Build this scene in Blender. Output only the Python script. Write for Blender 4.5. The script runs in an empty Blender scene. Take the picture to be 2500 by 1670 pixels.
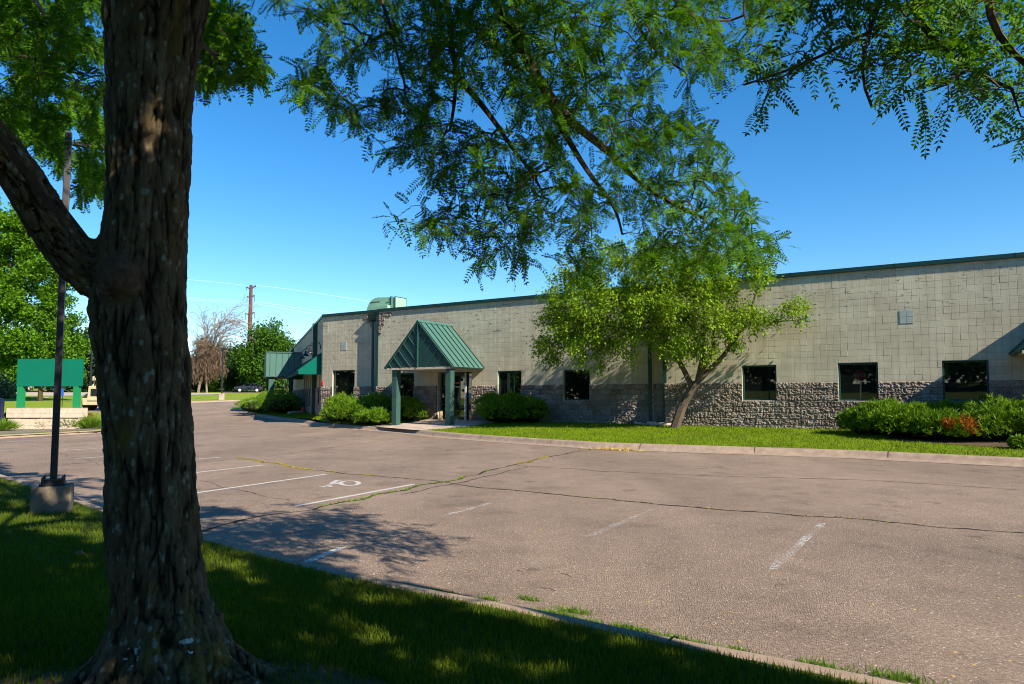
import bpy, bmesh, math, random
import numpy as np
from mathutils import Vector, Matrix
S = bpy.context.scene
COL = S.collection
rad = math.radians
# ------------------------------------------------------------------ camera, sky, sun, exposure
EZ = 1.5; FPX = 1667.0; PITCH = rad(3.8); SH = 19.3
cam_d = bpy.data.cameras.new('camera'); cam = bpy.data.objects.new('camera', cam_d); COL.objects.link(cam)
cam.location = (0, 0, EZ); cam.rotation_euler = (rad(90) + PITCH, 0, 0)
cam_d.sensor_width = 36; cam_d.lens = 36 * FPX / 2500; cam_d.shift_y = SH / 2500
cam_d.clip_start = 0.05; cam_d.clip_end = 3000
S.camera = cam
SUN_AZ = -45.0; SUN_EL = 36.0          # azimuth measured from +X, anticlockwise
sdir = Vector((math.cos(rad(SUN_AZ)) * math.cos(rad(SUN_EL)), math.sin(rad(SUN_AZ)) * math.cos(rad(SUN_EL)), math.sin(rad(SUN_EL))))
sun_d = bpy.data.lights.new('sun', 'SUN'); sun_d.energy = 5.0; sun_d.angle = rad(0.5); sun_d.color = (1, 0.90, 0.74)
sun = bpy.data.objects.new('sun', sun_d); COL.objects.link(sun); sun.rotation_euler = sdir.to_track_quat('Z', 'Y').to_euler()
sun.location = (20, -20, 30)
W = bpy.data.worlds.new('World'); S.world = W; W.use_nodes = True
nt = W.node_tree; bgn = nt.nodes['Background']
sky = nt.nodes.new('ShaderNodeTexSky'); sky.sky_type = 'NISHITA'; sky.sun_disc = False
sky.sun_elevation = rad(SUN_EL); sky.sun_rotation = rad(90 - SUN_AZ)
sky.air_density = 1.0; sky.dust_density = 0.0; sky.ozone_density = 4.0; sky.altitude = 300
hs = nt.nodes.new('ShaderNodeHueSaturation'); hs.inputs['Saturation'].default_value = 1.30; hs.inputs['Hue'].default_value = 0.498
nt.links.new(sky.outputs[0], hs.inputs['Color']); nt.links.new(hs.outputs[0], bgn.inputs[0])
bgn.inputs[1].default_value = 0.092
S.view_settings.view_transform = 'Standard'; S.view_settings.look = 'None'
S.view_settings.exposure = 1.12; S.view_settings.gamma = 1
S.render.engine = 'CYCLES'
S.cycles.pixel_filter_type = 'BLACKMAN_HARRIS'; S.cycles.filter_width = 1.05
S.cycles.max_bounces = 6; S.cycles.transparent_max_bounces = 4

# ------------------------------------------------------------------ helpers
cp_, sp_ = math.cos(PITCH), math.sin(PITCH)
def ray(px, py):
    a = (px - 1250) / FPX; b = -(py - 835 - SH) / FPX
    return np.array([a, cp_ - b * sp_, sp_ + b * cp_])
def proj(P):
    P = np.asarray(P, float)
    d = P[..., 1] * cp_ + (P[..., 2] - EZ) * sp_; v = -P[..., 1] * sp_ + (P[..., 2] - EZ) * cp_
    dd = np.where(np.abs(d) < 1e-6, 1e-6, d)
    return 1250 + FPX * P[..., 0] / dd, 835 + SH - FPX * v / dd, d
def gz(y):                                    # the ground climbs gently towards the back
    return np.clip((np.asarray(y, float) - 42) * 0.025, 0, 3.2)
def gnd(px, py, dz=0.0):                      # where a sight line meets the ground
    r = ray(px, py); t = 1.0
    ts = np.linspace(2, 420, 8000); z = EZ + r[2] * ts - gz(r[1] * ts) - dz
    i = np.argmax(z < 0) if (z < 0).any() else len(ts) - 1
    i = max(i, 1); k = z[i - 1] / (z[i - 1] - z[i] + 1e-12); t = ts[i - 1] + (ts[i] - ts[i - 1]) * np.clip(k, 0, 1)
    return np.array([r[0] * t, r[1] * t])
def atY(px, py, Y):
    r = ray(px, py); t = Y / r[1]; return np.array([r[0] * t, Y, EZ + r[2] * t])
C0 = np.array([-9.9806, 35.5086]); U = np.array([0.84751, -0.53078]); V = np.array([0.53078, 0.84751])
def fac(px, py, off=0.0):                     # sight line against the facade plane, local (u, z)
    r = ray(px, py); o = C0 + V * off; t = (o @ V) / (r[:2] @ V); q = r * t
    return float((q[:2] - o) @ U), float(q[2] + EZ)
def loc2w(u, v): return C0 + U * u + V * v
def w2loc(P):
    q = np.asarray(P)[..., :2] - C0; return q @ U, q @ V

def hash3(ix, iy, iz, seed):
    h = (ix * 374761393 + iy * 668265263 + iz * 2147483647 + seed * 974711) & 0xFFFFFFFF
    h = ((h ^ (h >> 13)) * 1274126177) & 0xFFFFFFFF
    h = ((h ^ (h >> 16)) * 2246822519) & 0xFFFFFFFF
    return ((h ^ (h >> 13)) & 0xFFFFFF) / float(0xFFFFFF)
def vn(P, seed=0):                            # value noise, 0..1
    P = np.asarray(P, float); F = np.floor(P).astype(np.int64); f = P - F; f = f * f * (3 - 2 * f)
    out = 0
    for dx in (0, 1):
        for dy in (0, 1):
            for dz in (0, 1):
                w = (f[:, 0] if dx else 1 - f[:, 0]) * (f[:, 1] if dy else 1 - f[:, 1]) * (f[:, 2] if dz else 1 - f[:, 2])
                out = out + w * hash3(F[:, 0] + dx, F[:, 1] + dy, F[:, 2] + dz, seed)
    return out
def fbm(P, oct=4, seed=0, gain=0.5):
    P = np.asarray(P, float); a = 1; s = 0; n = 0
    for o in range(oct): s = s + a * vn(P * 2 ** o + o * 17.3, seed + o); n += a; a *= gain
    return s / n
def inpoly(x, y, poly):
    x = np.asarray(x, float); y = np.asarray(y, float); ins = np.zeros(x.shape, bool); n = len(poly)
    for i in range(n):
        x1, y1 = poly[i]; x2, y2 = poly[(i + 1) % n]
        if y1 == y2: continue
        c = ((y1 > y) != (y2 > y)) & (x < (x2 - x1) * (y - y1) / (y2 - y1) + x1)
        ins ^= c
    return ins

def tag(o, label=None, cat=None, group=None, kind=None):
    if label: o['label'] = label
    if cat: o['category'] = cat
    if group: o['group'] = group
    if kind: o['kind'] = kind
    return o
def empty(name, loc=(0, 0, 0), rz=0.0, label=None, cat=None, group=None):
    o = bpy.data.objects.new(name, None); COL.objects.link(o); o.location = loc; o.rotation_euler = (0, 0, rz)
    o.empty_display_size = 0.3
    return tag(o, label, cat, group)
def link(name, me, mat=None, parent=None):
    o = bpy.data.objects.new(name, me); COL.objects.link(o)
    if mat is not None:
        for m in (mat if isinstance(mat, (list, tuple)) else [mat]): me.materials.append(m)
    if parent is not None: o.parent = parent
    return o
def mesh_np(name, Vs, Fs, mat=None, parent=None, rnd=None, smooth=False, midx=None):
    """Vs (N,3); Fs (M,k) all of one k; rnd per vertex"""
    Vs = np.ascontiguousarray(Vs, dtype=np.float32); Fs = np.ascontiguousarray(Fs, dtype=np.int32)
    me = bpy.data.meshes.new(name); k = Fs.shape[1]; M = Fs.shape[0]
    me.vertices.add(len(Vs)); me.vertices.foreach_set('co', Vs.ravel())
    me.loops.add(M * k); me.loops.foreach_set('vertex_index', Fs.ravel())
    me.polygons.add(M); me.polygons.foreach_set('loop_start', np.arange(0, M * k, k, dtype=np.int32))
    me.polygons.foreach_set('loop_total', np.full(M, k, dtype=np.int32))
    me.polygons.foreach_set('use_smooth', np.full(M, smooth))
    if midx is not None: me.polygons.foreach_set('material_index', np.asarray(midx, np.int32))
    if rnd is not None:
        a = me.attributes.new('rnd', 'FLOAT', 'POINT'); a.data.foreach_set('value', np.asarray(rnd, np.float32))
    me.update(calc_edges=True)
    return link(name, me, mat, parent)

class MB:
    def __init__(s): s.v = []; s.f = []
    def add(s, vs, fs):
        b = len(s.v); s.v += [tuple(map(float, v)) for v in vs]; s.f += [tuple(b + i for i in f) for f in fs]; return s
    def box(s, x0, x1, y0, y1, z0, z1):
        return s.add([(x0, y0, z0), (x1, y0, z0), (x1, y1, z0), (x0, y1, z0), (x0, y0, z1), (x1, y0, z1), (x1, y1, z1), (x0, y1, z1)],
                     [(0, 3, 2, 1), (4, 5, 6, 7), (0, 1, 5, 4), (1, 2, 6, 5), (2, 3, 7, 6), (3, 0, 4, 7)])
    def obox(s, c, hx, hy, hz, R=None):
        pts = [(sx * hx, sy * hy, sz * hz) for sz in (-1, 1) for sx, sy in ((-1, -1), (1, -1), (1, 1), (-1, 1))]
        R = R or Matrix.Identity(3)
        return s.add([tuple(R @ Vector(p) + Vector(c)) for p in pts], [(0, 3, 2, 1), (4, 5, 6, 7), (0, 1, 5, 4), (1, 2, 6, 5), (2, 3, 7, 6), (3, 0, 4, 7)])
    def bar(s, p, q, r0, r1=None, n=8):
        p = Vector(p); q = Vector(q); r1 = r0 if r1 is None else r1
        d = (q - p).normalized(); a = d.orthogonal().normalized(); b = d.cross(a)
        vs = []
        for c, r in ((p, r0), (q, r1)):
            for i in range(n):
                t = 2 * math.pi * i / n; vs.append(c + (a * math.cos(t) + b * math.sin(t)) * r)
        fs = [(i, (i + 1) % n, n + (i + 1) % n, n + i) for i in range(n)] + [tuple(reversed(range(n))), tuple(range(n, 2 * n))]
        return s.add(vs, fs)
    def path(s, pts, r, n=6):
        for a, b in zip(pts[:-1], pts[1:]): s.bar(a, b, r, r, n)
        return s
    def prism(s, poly, axis, a, b):
        """poly in the two other axes, extruded along axis (0,1,2) from a to b"""
        def P(p, t):
            if axis == 0: return (t, p[0], p[1])
            if axis == 1: return (p[0], t, p[1])
            return (p[0], p[1], t)
        n = len(poly)
        return s.add([P(p, a) for p in poly] + [P(p, b) for p in poly], [(i, (i + 1) % n, n + (i + 1) % n, n + i) for i in range(n)] + [tuple(reversed(range(n))), tuple(range(n, 2 * n))])
    def lathe(s, prof, c=(0, 0, 0), n=20, axis=2):
        vs = []; m = len(prof)
        for r, h in prof:
            for i in range(n):
                t = 2 * math.pi * i / n; x, y = r * math.cos(t), r * math.sin(t)
                p = (x, y, h) if axis == 2 else ((h, x, y) if axis == 0 else (x, h, y))
                vs.append((p[0] + c[0], p[1] + c[1], p[2] + c[2]))
        fs = [(j * n + i, j * n + (i + 1) % n, (j + 1) * n + (i + 1) % n, (j + 1) * n + i) for j in range(m - 1) for i in range(n)]
        fs += [tuple(range(n)), tuple(range((m - 1) * n, m * n))]
        return s.add(vs, fs)
    def build(s, name, mat=None, parent=None, bevel=0, smooth=False, loc=None):
        me = bpy.data.meshes.new(name); me.from_pydata(s.v, [], s.f); me.update()
        bm = bmesh.new(); bm.from_mesh(me); bmesh.ops.recalc_face_normals(bm, faces=bm.faces)
        if bevel:
            es = [e for e in bm.edges if len(e.link_faces) == 2 and e.calc_face_angle(0) > 0.6]
            bmesh.ops.bevel(bm, geom=es, offset=bevel, segments=2, profile=0.7, affect='EDGES')
        bm.to_mesh(me); bm.free()
        if smooth: me.polygons.foreach_set('use_smooth', np.ones(len(me.polygons), bool))
        o = link(name, me, mat, parent)
        if loc: o.location = loc
        return o

# ------------------------------------------------------------------ materials
class NT:
    def __init__(s, name):
        s.m = bpy.data.materials.new(name); s.m.use_nodes = True; s.t = s.m.node_tree; s.t.nodes.clear()
        s.out = s.t.nodes.new('ShaderNodeOutputMaterial')
    def n(s, typ, **kw):
        nd = s.t.nodes.new('ShaderNode' + typ)
        for k, v in kw.items():
            if k.startswith('i_'):
                key = k[2:].replace('_', ' ')
                nd.inputs[int(key) if key.isdigit() else key].default_value = v
            else: setattr(nd, k, v)
        return nd
    def l(s, a, b): s.t.links.new(a, b)
    def coord(s, scale=(1, 1, 1), kind='Object'):
        c = s.n('TexCoord'); mp = s.n('Mapping'); mp.inputs['Scale'].default_value = scale
        s.l(c.outputs[kind], mp.inputs[0]); return mp.outputs[0]
    def noise(s, co, scale, detail=4, rough=0.5):
        nd = s.n('TexNoise'); nd.inputs['Scale'].default_value = scale; nd.inputs['Detail'].default_value = detail; nd.inputs['Roughness'].default_value = rough
        s.l(co, nd.inputs['Vector']); return nd.outputs[0]
    def vor(s, co, scale, feature='F1', out='Distance'):
        nd = s.n('TexVoronoi', feature=feature); nd.inputs['Scale'].default_value = scale; s.l(co, nd.inputs['Vector']); return nd.outputs[out]
    def ramp(s, f, stops, interp='LINEAR'):
        nd = s.n('ValToRGB'); cr = nd.color_ramp; cr.interpolation = interp
        while len(cr.elements) < len(stops): cr.elements.new(0.5)
        for e, (p, c) in zip(cr.elements, stops):
            e.position = p; e.color = (*c, 1) if isinstance(c, tuple) else (c, c, c, 1)
        s.l(f, nd.inputs[0]); return nd.outputs[0]
    def mix(s, f, a, b, mode='MIX'):
        nd = s.n('MixRGB', blend_type=mode)
        for sock, v in ((nd.inputs[0], f), (nd.inputs[1], a), (nd.inputs[2], b)):
            if isinstance(v, tuple): sock.default_value = (*v, 1)
            elif isinstance(v, (int, float)): sock.default_value = v
            else: s.l(v, sock)
        return nd.outputs[0]
    def math(s, op, a, b=0.0):
        nd = s.n('Math', operation=op)
        for sock, v in ((nd.inputs[0], a), (nd.inputs[1], b)):
            if isinstance(v, (int, float)): sock.default_value = v
            else: s.l(v, sock)
        return nd.outputs[0]
    def attr(s, name='rnd'): return s.n('Attribute', attribute_name=name).outputs['Fac']
    def bump(s, h, strength=0.3, dist=0.02):
        nd = s.n('Bump'); nd.inputs['Strength'].default_value = strength; nd.inputs['Distance'].default_value = dist; s.l(h, nd.inputs['Height']); return nd.outputs[0]
    def pbr(s, col, rough=0.8, bump=None, spec=0.3, metal=0.0, ior=None):
        b = s.n('BsdfPrincipled')
        if isinstance(col, tuple): b.inputs['Base Color'].default_value = (*col, 1)
        else: s.l(col, b.inputs['Base Color'])
        if isinstance(rough, (int, float)): b.inputs['Roughness'].default_value = rough
        else: s.l(rough, b.inputs['Roughness'])
        b.inputs['Specular IOR Level'].default_value = spec; b.inputs['Metallic'].default_value = metal
        if ior: b.inputs['IOR'].default_value = ior
        if bump is not None: s.l(bump, b.inputs['Normal'])
        s.l(b.outputs[0], s.out.inputs[0]); return s.m
def mul(c, k): return tuple(x * k for x in c)
def simple(name, col, rough=0.6, var=0.15, scale=6, spec=0.3, bump=0.1, metal=0.0):
    t = NT(name); co = t.coord(); f = t.noise(co, scale, 5, 0.6)
    c = t.ramp(f, [(0.3, mul(col, 1 - var)), (0.7, mul(col, 1 + var))])
    return t.pbr(c, rough, t.bump(t.noise(co, scale * 8, 3), bump, 0.01) if bump else None, spec, metal)
def leafmat(name, dark, light, trans=0.35, tcol=None, rough=0.5, spec=0.2):
    t = NT(name); a = t.attr(); c = t.ramp(a, [(0, dark), (0.75, light), (1, mul(light, 1.25))])
    d = t.n('BsdfPrincipled'); t.l(c, d.inputs['Base Color']); d.inputs['Roughness'].default_value = rough; d.inputs['Specular IOR Level'].default_value = spec
    tr = t.n('BsdfTranslucent'); c2 = t.mix(1.0, c, tcol or (1.5, 1.35, 0.4), 'MULTIPLY'); t.l(c2, tr.inputs[0])
    m = t.n('MixShader'); m.inputs[0].default_value = trans; t.l(d.outputs[0], m.inputs[1]); t.l(tr.outputs[0], m.inputs[2]); t.l(m.outputs[0], t.out.inputs[0])
    return t.m

def m_asphalt():
    t = NT('aged_asphalt'); co = t.coord()
    big = t.noise(co, 0.25, 5, 0.6); mid = t.noise(co, 2.2, 4, 0.65); fine = t.noise(co, 34, 5, 0.8)
    base = t.ramp(big, [(0.3, (0.205, 0.146, 0.106)), (0.7, (0.28, 0.198, 0.144))])
    base = t.mix(0.55, base, t.ramp(mid, [(0.35, 0.75), (0.7, 1.15)]), 'MULTIPLY')
    base = t.mix(0.9, base, t.ramp(fine, [(0.3, 0.35), (0.7, 1.6)]), 'MULTIPLY')
    st = t.n('TexVoronoi'); st.inputs['Scale'].default_value = 95; t.l(co, st.inputs['Vector'])
    spot = t.ramp(st.outputs['Distance'], [(0.22, 1.0), (0.34, 0.0)])
    pick = t.ramp(t.n('SeparateColor').outputs[0], [(0, 0.0), (1, 1.0)]) if False else None
    sc = t.n('SeparateColor'); t.l(st.outputs['Color'], sc.inputs[0])
    sel = t.ramp(sc.outputs[0], [(0.72, 0.0), (0.8, 1.0)])
    f = t.math('MULTIPLY', spot, sel)
    tone = t.ramp(sc.outputs[1], [(0, (0.38, 0.27, 0.19)), (0.5, (0.5, 0.44, 0.38)), (1, (0.62, 0.58, 0.55))])
    c = t.mix(f, base, tone)
    st2 = t.n('TexVoronoi'); st2.inputs['Scale'].default_value = 38; t.l(co, st2.inputs['Vector'])
    sc2 = t.n('SeparateColor'); t.l(st2.outputs['Color'], sc2.inputs[0])
    f2 = t.math('MULTIPLY', t.ramp(st2.outputs['Distance'], [(0.2, 1.0), (0.3, 0.0)]), t.ramp(sc2.outputs[0], [(0.74, 0.0), (0.8, 1.0)]))
    c = t.mix(f2, c, (0.56, 0.46, 0.37))
    # oily dark stains with a shape of their own
    stn = t.ramp(t.noise(co, 0.7, 6, 0.7), [(0.54, 1.0), (0.70, 0.66)])
    c = t.mix(1.0, c, stn, 'MULTIPLY')
    oil = t.ramp(t.noise(co, 1.3, 4, 0.6), [(0.62, 1.0), (0.74, 0.45)]); c = t.mix(1.0, c, oil, 'MULTIPLY')
    lane = t.coord((0.9, 0.12, 1)); lane_n = t.ramp(t.noise(t.coord((1.1, 0.16, 1)), 0.5, 3, 0.5), [(0.35, 0.86), (0.65, 1.08)]); c = t.mix(1.0, c, lane_n, 'MULTIPLY')
    h = t.math('ADD', t.math('MULTIPLY', fine, 0.6), t.ramp(st.outputs['Distance'], [(0.0, 1.0), (0.6, 0.0)]))
    return t.pbr(c, 0.85, t.bump(h, 1.0, 0.010), 0.35)
def m_grass(name, a, b, dry=(0.12, 0.11, 0.035), sc=1.0):
    t = NT(name); co = t.coord(); n1 = t.noise(co, 0.6 * sc, 5, 0.6); n2 = t.noise(co, 14 * sc, 4, 0.7); n3 = t.noise(co, 70 * sc, 2, 0.6)
    c = t.ramp(n2, [(0.3, a), (0.7, b)]); c = t.mix(t.ramp(n1, [(0.5, 0.0), (0.72, 0.6)]), c, dry)
    c = t.mix(0.7, c, t.ramp(n3, [(0.3, 0.55), (0.7, 1.4)]), 'MULTIPLY')
    return t.pbr(c, 0.8, t.bump(n3, 0.9, 0.03), 0.15)
def m_paint_worn(a=0.66, b=0.80, top=0.7):
    t = NT('worn_white_paint'); co = t.coord(); f = t.noise(co, 26, 5, 0.75); g = t.noise(co, 1.6, 3, 0.6)
    k = t.ramp(t.math('ADD', f, t.math('MULTIPLY', g, 0.55)), [(a, top), (b, 0.0)])
    b = t.n('BsdfPrincipled'); b.inputs['Base Color'].default_value = (0.5, 0.48, 0.45, 1); b.inputs['Roughness'].default_value = 0.8
    tr = t.n('BsdfTransparent'); m = t.n('MixShader'); t.l(k, m.inputs[0]); t.l(tr.outputs[0], m.inputs[1]); t.l(b.outputs[0], m.inputs[2]); t.l(m.outputs[0], t.out.inputs[0])
    return t.m
def m_block_paint():
    t = NT('painted_block'); co = t.coord(); r = t.attr()
    c = t.ramp(r, [(0, (0.425, 0.395, 0.30)), (0.5, (0.44, 0.41, 0.313)), (1, (0.455, 0.425, 0.325))])
    stain = t.noise(t.coord((0.5, 0.5, 1.6)), 1.1, 6, 0.65)
    c = t.mix(0.75, c, t.ramp(stain, [(0.35, (0.80, 0.78, 0.75)), (0.62, (1.06, 1.06, 1.04))]), 'MULTIPLY')
    streak = t.noise(t.coord((5, 5, 0.22)), 1.0, 4, 0.6); c = t.mix(0.6, c, t.ramp(streak, [(0.42, (0.86, 0.84, 0.80)), (0.58, (1.03, 1.03, 1.02))]), 'MULTIPLY')
    peel = t.noise(t.coord((1, 1, 3.0)), 3.3, 7, 0.75); pk = t.ramp(peel, [(0.60, 0.0), (0.635, 1.0)])
    hz = t.n('SeparateXYZ'); cc = t.n('TexCoord'); t.l(cc.outputs['Object'], hz.inputs[0])
    band = t.ramp(t.math('DIVIDE', hz.outputs[2], 6.0), [(0.60, 0.0), (0.72, 1.0), (0.86, 1.0), (0.93, 0.2)])
    pk2 = t.math('MULTIPLY', pk, band)
    c = t.mix(pk2, c, (0.15, 0.135, 0.12))
    h = t.math('ADD', t.math('MULTIPLY', t.noise(co, 28, 5, 0.7), 0.5), t.math('MULTIPLY', pk2, t.noise(co, 60, 3, 0.8)))
    return t.pbr(c, 0.7, t.bump(h, 0.55, 0.012), 0.25)
def m_stone():
    t = NT('split_face_block'); co = t.coord(); r = t.attr(); f = t.noise(co, 12, 5, 0.7)
    c = t.ramp(r, [(0, (0.165, 0.128, 0.10)), (0.5, (0.225, 0.182, 0.148)), (1, (0.27, 0.225, 0.19))])
    c = t.mix(0.7, c, t.ramp(f, [(0.3, 0.65), (0.7, 1.3)]), 'MULTIPLY')
    return t.pbr(c, 0.9, t.bump(t.noise(co, 55, 4, 0.7), 0.6, 0.01), 0.2)
def m_bark():
    t = NT('furrowed_bark'); co = t.coord(); r = t.attr()      # rnd holds ridge height
    n = t.noise(t.coord((1, 1, 0.35)), 16, 6, 0.7)
    c = t.ramp(n, [(0.3, (0.045, 0.031, 0.015)), (0.55, (0.105, 0.078, 0.042)), (0.75, (0.20, 0.165, 0.11))])
    fur = t.ramp(r, [(0.2, (0.10, 0.085, 0.07)), (0.55, (1, 1, 1))]); c = t.mix(1.0, c, fur, 'MULTIPLY')  # recess shade put into the colour: furrows darken with low ridge height
    moss = t.ramp(t.noise(t.coord((1, 1, 0.3)), 5.5, 5, 0.65), [(0.56, 0.0), (0.66, 0.75)])
    c = t.mix(moss, c, t.mix(t.noise(co, 40, 3), (0.17, 0.105, 0.012), (0.09, 0.09, 0.02)))
    v = t.n('TexVoronoi'); v.inputs['Scale'].default_value = 27; t.l(t.coord((1, 1, 0.6)), v.inputs['Vector'])
    wn = t.noise(co, 6.5, 4, 0.7); lk = t.math('MULTIPLY', t.ramp(t.math('ADD', v.outputs['Distance'], t.math('MULTIPLY', t.noise(co, 60, 3, 0.7), 0.6)), [(0.48, 1.0), (0.62, 0.0)]), t.ramp(wn, [(0.38, 0.0), (0.50, 1.0)]))
    lk = t.math('MULTIPLY', lk, t.ramp(r, [(0.35, 0.0), (0.6, 0.9)]))
    c = t.mix(lk, c, (0.19, 0.215, 0.165))
    c = t.mix(t.math('MULTIPLY', t.attr('knot'), 0.8), c, t.ramp(t.noise(co, 22, 4, 0.6), [(0.35, (0.05, 0.028, 0.018)), (0.65, (0.13, 0.075, 0.05))]))
    return t.pbr(c, 0.9, t.bump(t.noise(t.coord((1, 1, 0.5)), 70, 5, 0.75), 0.8, 0.008), 0.15)
def m_concrete(name, col, sc=5.0, var=0.25):
    t = NT(name); co = t.coord(); n = t.noise(co, sc, 6, 0.65); f = t.noise(co, sc * 22, 3, 0.7)
    c = t.ramp(n, [(0.3, mul(col, 1 - var)), (0.7, mul(col, 1 + var))]); c = t.mix(0.7, c, t.ramp(f, [(0.3, 0.7), (0.7, 1.25)]), 'MULTIPLY')
    return t.pbr(c, 0.88, t.bump(f, 0.5, 0.008), 0.2)
def m_glass(col=(0.006, 0.007, 0.006)):
    t = NT('dark_glass'); co = t.coord(); b = t.n('BsdfPrincipled'); b.inputs['Base Color'].default_value = (*col, 1)
    b.inputs['Roughness'].default_value = 0.015; b.inputs['IOR'].default_value = 2.0; b.inputs['Specular IOR Level'].default_value = 0.5
    t.l(t.bump(t.noise(co, 0.9, 2), 0.03, 0.05), b.inputs['Normal']); t.l(b.outputs[0], t.out.inputs[0]); return t.m
def m_stones():
    t = NT('river_stones'); co = t.coord(); v = t.n('TexVoronoi'); v.inputs['Scale'].default_value = 14; t.l(co, v.inputs['Vector'])
    c = t.mix(1.0, t.ramp(v.outputs['Distance'], [(0.25, (0.42, 0.36, 0.28)), (0.55, (0.2, 0.16, 0.12))]), t.mix(0.5, (1, 1, 1), v.outputs['Color']), 'MULTIPLY')
    return t.pbr(c, 0.8, t.bump(t.ramp(v.outputs['Distance'], [(0, 1.0), (0.6, 0.0)]), 1.0, 0.05), 0.3)

M = {}
M['asphalt'] = m_asphalt()
M['grass'] = m_grass('lawn_grass', (0.085, 0.145, 0.006), (0.15, 0.23, 0.008))
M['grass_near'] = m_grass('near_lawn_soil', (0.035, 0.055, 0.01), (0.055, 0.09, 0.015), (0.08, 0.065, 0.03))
M['grass_far'] = m_grass('far_grass', (0.13, 0.19, 0.012), (0.20, 0.27, 0.018), (0.2, 0.2, 0.05), 0.3)
M['kerb'] = m_concrete('kerb_concrete', (0.27, 0.20, 0.15)); M['walk'] = m_concrete('walk_concrete', (0.40, 0.32, 0.26), 2.0)
M['pedestal'] = m_concrete('pedestal_concrete', (0.19, 0.15, 0.11), 5, 0.4); M['road'] = m_concrete('far_road', (0.36, 0.31, 0.28), 0.3, 0.1)
M['paint'] = m_paint_worn(); M['paint_new'] = m_paint_worn(0.84, 0.98, 0.8)
M['block'] = m_block_paint(); M['stone'] = m_stone(); M['bark'] = m_bark(); M['glass'] = m_glass()
M['trim'] = simple('cream_trim', (0.42, 0.38, 0.30), 0.6, 0.08)
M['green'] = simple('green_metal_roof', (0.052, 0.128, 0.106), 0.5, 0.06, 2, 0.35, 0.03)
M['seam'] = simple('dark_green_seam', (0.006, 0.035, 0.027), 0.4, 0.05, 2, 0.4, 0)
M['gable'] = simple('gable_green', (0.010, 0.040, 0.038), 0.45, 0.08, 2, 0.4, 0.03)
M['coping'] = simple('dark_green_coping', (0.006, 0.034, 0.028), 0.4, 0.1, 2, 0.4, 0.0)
M['post'] = simple('post_green', (0.032, 0.078, 0.066), 0.5, 0.12, 4, 0.3, 0.05)
M['frame'] = simple('green_frame', (0.010, 0.048, 0.038), 0.4, 0.08, 4, 0.4, 0)
M['mint'] = simple('mint_duct', (0.24, 0.42, 0.29), 0.5, 0.05, 2, 0.3, 0)
M['patch'] = simple('blue_grey_patch', (0.27, 0.33, 0.31), 0.7, 0.1, 9)
M['sign'] = simple('sign_green', (0.002, 0.125, 0.078), 0.35, 0.04, 2, 0.4, 0.0); M['signpost'] = simple('sign_post_green', (0.01, 0.19, 0.07), 0.4, 0.05, 2, 0.4, 0)
M['bronze'] = simple('bronze_pole', (0.022, 0.02, 0.024), 0.45, 0.15, 5, 0.5, 0.02, 0.2)
M['black'] = simple('black_metal', (0.012, 0.012, 0.013), 0.4, 0.1, 5, 0.5, 0); M['rust'] = simple('rusty_pylon', (0.11, 0.045, 0.04), 0.8, 0.15, 1, 0.2, 0)
M['awning'] = simple('awning_canvas', (0.0, 0.095, 0.068), 0.8, 0.08, 3, 0.1, 0.05)
M['ltmetal'] = simple('pale_metal', (0.5, 0.5, 0.48), 0.4, 0.08, 4, 0.4, 0, 0.0); M['red'] = simple('red_paint', (0.5, 0.04, 0.03), 0.5, 0.1); M['orange'] = simple('orange_plastic', (0.8, 0.12, 0.03), 0.5, 0.1)
M['blue'] = simple('blue_sign', (0.02, 0.09, 0.4), 0.4, 0.1); M['white'] = simple('white_paint', (0.75, 0.75, 0.73), 0.5, 0.05)
M['beigemach'] = simple('machine_beige', (0.50, 0.41, 0.25), 0.5, 0.1); M['rubber'] = simple('rubber', (0.02, 0.02, 0.02), 0.8, 0.2)
M['carglass'] = simple('car_glass', (0.006, 0.008, 0.01), 0.12, 0.02, 2, 0.25, 0)
M['carpaint'] = simple('dark_car_paint', (0.006, 0.009, 0.018), 0.35, 0.1, 2, 0.6, 0); M['rockwall'] = m_concrete('limestone', (0.50, 0.41, 0.32), 4, 0.2); M['stones'] = m_stones()
M['soil'] = m_concrete('bare_soil', (0.085, 0.055, 0.032), 6, 0.35)
M['crack'] = simple('crack_filler', (0.022, 0.02, 0.018), 0.9, 0.3, 20, 0.1, 0.2)
M['wire'] = simple('pale_wire', (0.8, 0.8, 0.82), 0.4, 0.0, 1, 0.5, 0)
M['bulb'] = simple('lamp_glass', (0.7, 0.68, 0.6), 0.3, 0.05)
M['twig'] = simple('dark_twig', (0.055, 0.038, 0.028), 0.85, 0.3, 30); M['limb'] = simple('grey_limb', (0.11, 0.082, 0.058), 0.85, 0.35, 18, 0.2, 0.5)
M['deadwood'] = simple('dead_wood', (0.22, 0.17, 0.13), 0.85, 0.25, 3, 0.2, 0)
M['locust'] = leafmat('locust_leaf', (0.024, 0.082, 0.004), (0.068, 0.175, 0.006), 0.42, (1.7, 1.5, .2), .6, .12)
M['pear'] = leafmat('small_tree_leaf', (0.060, 0.125, 0.004), (0.19, 0.31, 0.012), 0.35, (1.5, 1.35, .25), 0.6, 0.2)
M['juniper'] = leafmat('juniper_needles', (0.035, 0.10, 0.004), (0.13, 0.24, 0.008), 0.22, None, 0.6, 0.2)
M['juniper_dead'] = leafmat('juniper_orange', (0.15, 0.06, 0.01), (0.36, 0.14, 0.02), 0.25, (1.3, 1, 0.6), 0.6, 0.2)
M['far_bright'] = leafmat('bright_leaf', (0.025, 0.085, 0.004), (0.10, 0.22, 0.008), 0.35, (1.5, 1.35, .3), .6, .15)
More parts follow.
